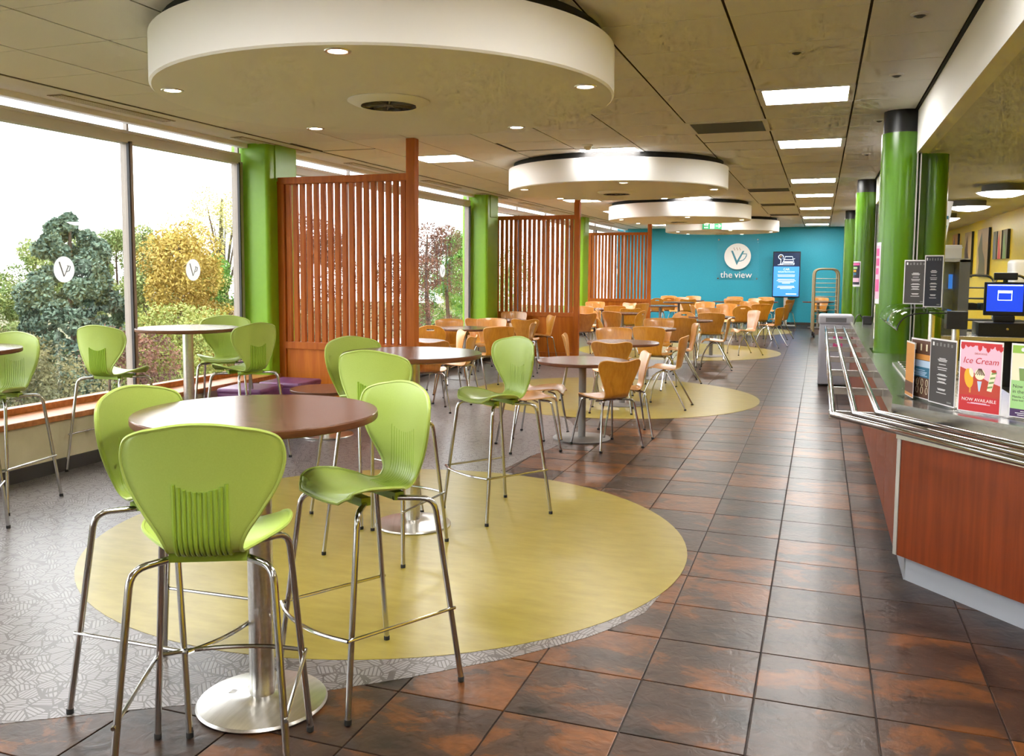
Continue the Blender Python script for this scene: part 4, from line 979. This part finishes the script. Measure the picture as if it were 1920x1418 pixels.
wrap('white_notice', .80, 13.66, .135, 205, 262, 1.40, 1.76, 'paper', 'white notice on the half hidden second column', [(.2, .8, .52, .60, 'cream_print'), (.2, .6, .15, .30, 'mid_grey'), (.3, .9, .70, .85, 'mid_grey')])

# ---- litter bin, trolley
bn = root('litter_bin', (.20, 12.98, 0)); tag(bn, 'pale grey litter bin at the far end of the counter', 'bin')
MB().rbox(-.20, .22, -.24, .24, .02, .86, .03).build('body', 'bin_grey', bn); MB().rbox(-.215, .235, -.26, .26, .84, .97, .035).build('lid', 'bin_grey', bn); MB().bbox(-.205, -.195, -.16, .16, .30, .74, .004).build('side_panel', 'bin_grey', bn)
MB().box(-.12, .14, -.262, -.258, .875, .935).build('flap', 'bin_dark', bn); MB().box(-.02, .10, -.2465, -.2405, .52, .70).build('no_smoking_sign', 'magenta_print', bn)
MB().tube([(.04 + .04 * math.cos(a * PI / 8), -.248, .62 + .04 * math.sin(a * PI / 8)) for a in range(16)], .005, 4, closed=True).tube([(.012, -.248, .648), (.068, -.248, .592)], .005, 4).build('prohibition_ring', 'paper', bn)
tl = root('tray_trolley', (.11, 22.6, 0), R(4)); tag(tl, 'tall wheeled metal tray trolley near the turquoise wall', 'trolley')
for y in (-.28, .28): MB().tube(bent([(-.27, y, .14), (-.27, y, 1.62), (.27, y, 1.62), (.27, y, .14)], .16, 6), .022, 8).build('hoop', 'tan_metal', tl)
for x in (-.27, .27): MB().tube([(x, -.28, .16), (x, .28, .16)], .018, 8).build('side_rail', 'tan_metal', tl)
ru = None
for k in range(11):
    for x in (-.25, .25):
        if ru is None: q = MB().box(-.014, .014, -.27, .27, -.004, .004).build('runner', 'tan_metal', tl); ru = q.data
        else: q = link('runner', ru, None, tl)
        q.location = (x, 0, .34 + k * .105)
    for y in (-.27,): MB().tube([(-.25, y, .34 + k * .105), (.25, y, .34 + k * .105)], .009, 5).build('back_wire', 'tan_metal', tl)
for x in (-.25, .25):
    for y in (-.26, .26):
        wh = MB().lathe([(.03, -.014), (.055, -.012), (.055, .012), (.03, .014)], 16).build('castor', 'rubber', tl); wh.rotation_euler = (0, R(90), 0); wh.location = (x, y, .056)
        MB().tube([(x, y, .10), (x, y, .16)], .012, 6).build('castor_fork', 'tube_steel', tl)

# ================================================================ KITCHEN BEHIND THE COUNTER
bc = root('back_counter'); tag(bc, 'dark steel back counter under the till', 'counter')
MB().bbox(1.02, 2.62, 9.35, 10.1, .91, .95, .004).build('top', 'worktop_steel', bc); MB().box(1.04, 2.6, 9.75, 10.08, .05, .91).build('carcass', 'dark_grey', bc)
for x in (1.04, 1.42, 1.80, 2.2, 2.58): MB().box(x, x + .02, 9.40, 9.76, .0, .91).build('partition', 'dark_grey', bc)
MB().box(1.05, 2.6, 9.42, 9.75, .42, .44).build('shelf', 'mid_grey', bc)
ti = root('till_monitor', (1.655, 9.62, 1.08), R(-6)); tag(ti, 'black till monitor with glowing blue screen', 'till')
MB().bbox(-.175, .175, -.02, .03, .06, .38, .008).build('casing', 'black', ti); MB().box(-.152, .152, -.0225, -.0195, .10, .36).build('display', 'till_blue', ti)
MB().box(-.145, .145, -.0245, -.0226, .345, .355).box(-.06, .06, -.0245, -.0226, .275, .30).box(-.06, -.054, -.0245, -.0226, .21, .30).box(.054, .06, -.0245, -.0226, .21, .30).box(-.06, .06, -.0245, -.0226, .205, .212).build('window_graphic', 'till_white', ti)
MB().bbox(-.09, .09, -.06, .06, 0, .06, .01).build('stand', 'black', ti); MB().bbox(-.10, .10, -.02, .03, .40, .47, .01).build('customer_display', 'black', ti); MB().box(-.02, .02, 0, .02, .37, .41).build('display_neck', 'black', ti)
cd = root('cash_drawer', (1.66, 9.64, .95)); tag(cd, 'black cash drawer under the till monitor', 'cash drawer')
MB().bbox(-.24, .24, -.2, .2, 0, .125, .004).build('body', 'black', cd); MB().lathe([(.012, 0), (.012, .004), (.002, .005)], 12).build('lock', 'chrome', cd).rotation_euler = (R(90), 0, 0)
cd.children[-1].location = (.0, -.2, .07)
ca = root('display_cabinet', (1.17, 9.60, .95)); tag(ca, 'grey glass-fronted display cabinet beside the green column', 'display cabinet')
for x0, x1 in ((-.14, -.12), (.06, .15)): MB().box(x0, x1, -.18, .2, 0, .72).build('side', 'mid_grey', ca)
MB().box(-.14, .15, -.18, .2, .70, .73).build('roof', 'alu', ca); MB().box(-.14, .15, .18, .2, 0, .72).build('back', 'alu', ca); MB().box(-.12, .06, -.175, -.17, .0, .70).build('glass_door', 'clear_glass', ca)
MB().box(.015, .05, .17, .178, .44, .58).build('blue_label', 'tv_blue', ca); MB().box(-.12, .06, -.16, .18, .18, .19).build('shelf', 'alu', ca)  # the label is no lamp; its glow is put in by the emissive blue
bx = root('paper_box', (1.13, 9.58, 1.681)); tag(bx, 'white paper carton on top of the display cabinet', 'box')
MB().bbox(-.13, .12, -.12, .12, 0, .13, .006).build('carton', 'paper', bx); MB().box(-.135, .125, -.125, .125, .10, .11).build('lid_edge', 'white', bx)
for x, ln_, lb in ((-.06, .42, 'tall narrow leaflet strip standing in the paper carton'), (-.11, .30, 'shorter leaflet strip leaning in the paper carton')):
    o = root('leaflet', (1.13 + x, 9.50, 1.811), R(-20)); tag(o, lb, 'leaflet', 'leaflets above the display cabinet'); q = MB().box(-.035, .035, -.001, .001, 0, ln_).build('sheet', 'paper', o); q.rotation_euler = (0, R(8 if x > -.1 else -6), 0)
    for z in (.08, .16, .25): qq = MB().box(-.025, .02, -.003, -.0015, z * ln_ / .42, z * ln_ / .42 + .03).build('print', 'teal_print', o); qq.rotation_euler = q.rotation_euler
rk = root('wire_rack', (1.62, 11.2, .0)); tag(rk, 'chrome and black wire rack against the yellow wall', 'rack')
for x in (-.32, .0, .32): MB().tube(bent([(x - .12, 0, 0), (x - .12, 0, 1.52), (x + .20, .0, 1.52), (x + .20, 0, 0)], .12, 5), .014, 8).build('hoop', 'chrome', rk)
for z in (.9, 1.02, 1.14, 1.26, 1.38): MB().bbox(-.42, .50, -.16, .16, z - .006, z + .006, .002).build('shelf', 'black', rk)
for x in (-.1, .05, .22): MB().bbox(x, x + .12, -.14, .1, 1.145, 1.21, .01).build('dark_tray', 'black', rk)
dp = root('towel_dispenser', (2.56, 13.9, 1.36)); tag(dp, 'white rounded towel dispenser on the yellow wall', 'dispenser')
MB().rbox(-.13, .13, -.20, .20, 0, .37, .05).build('cover', 'white', dp); MB().box(-.10, .10, -.12, .12, -.012, .01).build('slot', 'dark_grey', dp)
nb = root('blue_notice', (2.684, 12.55, 1.30)); tag(nb, 'blue and white notice on the yellow wall at right', 'notice'); MB().box(-.004, .004, -.18, .18, 0, .42).build('sheet', 'paper', nb); MB().box(-.006, -.0045, -.16, .16, .08, .30).build('print', 'teal_print', nb)
for y0, y1, z0, z1, m1, m2, lb in ((20.75, 21.5, 1.55, 2.36, 'orange_print', 'brown_print', 'small brown canvas farthest along the yellow wall'), (18.9, 19.75, 1.46, 2.33, 'tan_print', 'brown_print', 'wheat coloured canvas, middle one on the yellow wall'), (17.1, 18.2, 1.48, 2.32, 'tan_print', 'olive_print', 'large cream and olive canvas on the yellow wall'),
                           (16.30, 16.62, 1.77, 2.22, 'olive_print', 'mid_grey', 'green strip canvas, first of three narrow ones'), (15.90, 16.22, 1.77, 2.22, 'tan_print', 'rust_print', 'pinkish strip canvas between two green ones'), (15.45, 15.80, 1.77, 2.22, 'olive_print', 'matcha_print', 'green strip canvas, last of three narrow ones')):
    o = root('wall_canvas', (XR - .022, (y0 + y1) / 2, (z0 + z1) / 2)); tag(o, lb, 'picture', 'canvases on the yellow wall'); a, b = (y1 - y0) / 2, (z1 - z0) / 2
    MB().box(-.02, .02, -a, a, -b, b).build('canvas', m1, o)
    pts = [(-.0215, -a * .9 + 1.8 * a * q, -b + 2 * b * h) for q, h in ((.1, 0), (.9, 0), (.8, .3), (.95, .6), (.6, .95), (.45, .55), (.2, .35))]
    MB().add(pts, [tuple(reversed(range(len(pts))))]).build('painted_shape', m2, o)
    MB().box(-.02, .02, -a - .012, -a - .001, -b, b).build('dark_edge', 'black', o)
ph = root('card_reader', (.56, 12.1, CTOP)); tag(ph, 'black card reader with cable on the far worktop', 'card reader')
MB().bbox(-.05, .06, -.06, .06, 0, .10, .01).build('body', 'black', ph); MB().tube(smooth_path([(-.04, .0, .05), (-.09, -.1, .12), (-.13, -.25, .10), (-.16, -.36, .01)], 5), .006, 6).build('cable', 'black', ph)

# ================================================================ OUTSIDE THE WINDOWS
GZ = -3.3
struct(MB().box(-120, -6.3, -60, 120, GZ - .3, GZ).build('ground_outside', 'ground_out'), 'grassy ground below the windows')
def leaves(n, fn, size, rng):
    v = []; f = []
    for _ in range(n):
        c = fn(rng); s = size * rng.uniform(.6, 1.3); a = Vector((rng.gauss(0, 1), rng.gauss(0, 1), rng.gauss(0, 1))).normalized(); b = a.orthogonal().normalized(); b.rotate(Matrix.Rotation(rng.uniform(0, 6.28), 3, a)); d = a.cross(b)
        k = len(v); v += [c + b * s, c + d * s * .5, c - b * s, c - d * s * .5]; f.append((k, k + 1, k + 2, k + 3))
    return v, f
def blob(rng, centres):
    c, r = rng.choice(centres); d = Vector((rng.gauss(0, 1), rng.gauss(0, 1), rng.gauss(0, 1))).normalized() * r * rng.uniform(.45, 1) ** .5
    return Vector(c) + d
def tree(x, y, top, rad, kind, mat, label, n=9000, size=.07, bottom=None, seed=1, cat='tree'):
    rng = random.Random(seed); o = root('tree' if cat == 'tree' else 'shrub', (x, y, GZ)); tag(o, label, cat, 'trees and shrubs outside')
    H = top - GZ; bt_ = H * .25 if bottom is None else bottom - GZ
    if kind == 'cone':
        cs = []
        for k in range(150):
            t_ = rng.random() ** 1.35; z = bt_ + (H - bt_) * t_; a = rng.uniform(0, 6.283); rr = rad * (1 - t_) ** .7 * rng.uniform(.55, 1.08)
            cs.append(((rr * math.cos(a), rr * math.sin(a), z), .16 + .22 * (1 - t_) * rng.uniform(.7, 1.2)))
        fn = lambda r_: blob(r_, cs)
    else:
        cs = []
        nb_ = 26 if kind != 'airy' else 34
        for k in range(nb_):
            a = rng.uniform(0, 6.283); t_ = rng.random(); z = bt_ + (H - bt_) * t_; env = math.sin(PI * min(max(.12 + .8 * t_, 0), 1)) ** .6
            rr = rad * env * rng.uniform(.3, .85); cs.append(((rr * math.cos(a), rr * math.sin(a), z - rad * .18), rad * (.34 if kind != 'airy' else .22) * rng.uniform(.7, 1.2)))
        cs.append(((0, 0, H - rad * .3), rad * .32))
        fn = lambda r_: blob(r_, cs)
    v, f = leaves(int(n * 2.4), fn, size * .5, rng); q = link('crown', mesh('crown', v, f), mat, o); q['kind'] = 'stuff'
    tk = MB().tube(smooth_path([(0, 0, 0), (.04 * rad, .02, H * .4), (-.03 * rad, .03, H * .75), (0, 0, H * .95)], 4), [max(.02, .07 * rad * (1 - i / 14)) for i in range(13)], 7)
    if kind == 'airy':
        for c, r_ in cs[:26]:
            z0 = bt_ + (c[2] - bt_) * .35; tk.tube(smooth_path([(0, 0, z0), (c[0] * .5, c[1] * .5, z0 + (c[2] - z0) * .6), c], 3), [.035, .032, .028, .024, .018, .012, .008], 5)
    tk.build('trunk', 'bark', o)
tree(-13.2, 12.9, 2.60, 2.1, 'cone', 'leaf_conifer', 'big dark conifer outside the left pane', 26000, .10, -3.0, 3)
tree(-12.2, 14.7, 2.30, 1.75, 'round', 'leaf_gold', 'rounded golden tree outside the second pane', 24000, .075, -2.2, 4)
tree(-13.8, 18.2, 3.6, 2.5, 'airy', 'leaf_airy', 'airy pale-leaved tree beside the first green column', 8000, .055, -.5, 5)
tree(-13.4, 17.3, 1.9, 1.25, 'round', 'leaf_green', 'fresh green tree right of the golden one', 14000, .07, -2.6, 6)
for k, (x, y, tp, rd) in enumerate(((-25, 20.6, 2.1, 1.5), (-25, 22.8, 2.4, 1.3), (-25, 24.9, 2.95, 1.2), (-25, 26.6, 3.0, 1.3), (-24, 27.6, 2.5, 1.4), (-20, 22.4, 2.9, 1.2))):
    tree(x, y, tp, rd, 'round', 'leaf_light', 'pale green background tree, number %s from the left' % ['one', 'two', 'three', 'four', 'five', 'six'][k], 7000, .10, -1.5, 20 + k)
tree(-13.5, 8.9, 1.9, 1.6, 'round', 'leaf_light', 'yellowish tree left of the dark conifer', 12000, .08, -2.6, 9)
tree(-9.4, 20.6, 2.75, 1.7, 'round', 'leaf_copper', 'copper leaved tree beyond the nearest screen post', 20000, .06, -2.8, 10)
tree(-11.0, 25.6, 2.6, 1.6, 'round', 'leaf_green', 'green tree left of the second green column', 18000, .065, -2.8, 11)
tree(-10.6, 16.9, 2.7, 1.7, 'round', 'leaf_copper', 'brownish tree seen through the nearest screen slats', 16000, .06, -2.8, 12)
tree(-11.8, 30.0, 2.8, 2.1, 'round', 'leaf_bright', 'yellow-green tree seen through the second screen', 12000, .07, -2.8, 13)
tree(-15, 38.0, 2.6, 2.2, 'round', 'leaf_green', 'green tree beyond the second screen', 10000, .08, -2.8, 14)
tree(-16, 46.0, 2.6, 2.6, 'round', 'leaf_light', 'light green tree seen through the third screen', 8000, .09, -2.8, 15)
sh = [(-9.0, 6.3, .5, 1.2, 'leaf_under', 'low olive shrub outside the left window corner'), (-9.3, 8.2, .75, 1.3, 'leaf_under', 'low olive shrub below the dark conifer'), (-9.2, 10.0, .65, 1.25, 'leaf_copper', 'brown shrub below the window mullion'),
      (-9.6, 11.5, 1.0, 1.25, 'leaf_bright', 'yellow-green shrub below the golden tree'), (-9.3, 13.1, .85, 1.2, 'leaf_copper', 'reddish shrub beside the window bar table'), (-9.4, 14.7, .7, 1.2, 'leaf_under', 'olive shrub at the first green column'),
      (-9.0, 4.6, .35, 1.2, 'leaf_under', 'low shrub outside at the left edge')]
for k, (x, y, tp, rd, m_, lb) in enumerate(sh): tree(x, y, tp, rd, 'round', m_, lb, 13000, .055, -2.9, 40 + k, 'shrub')
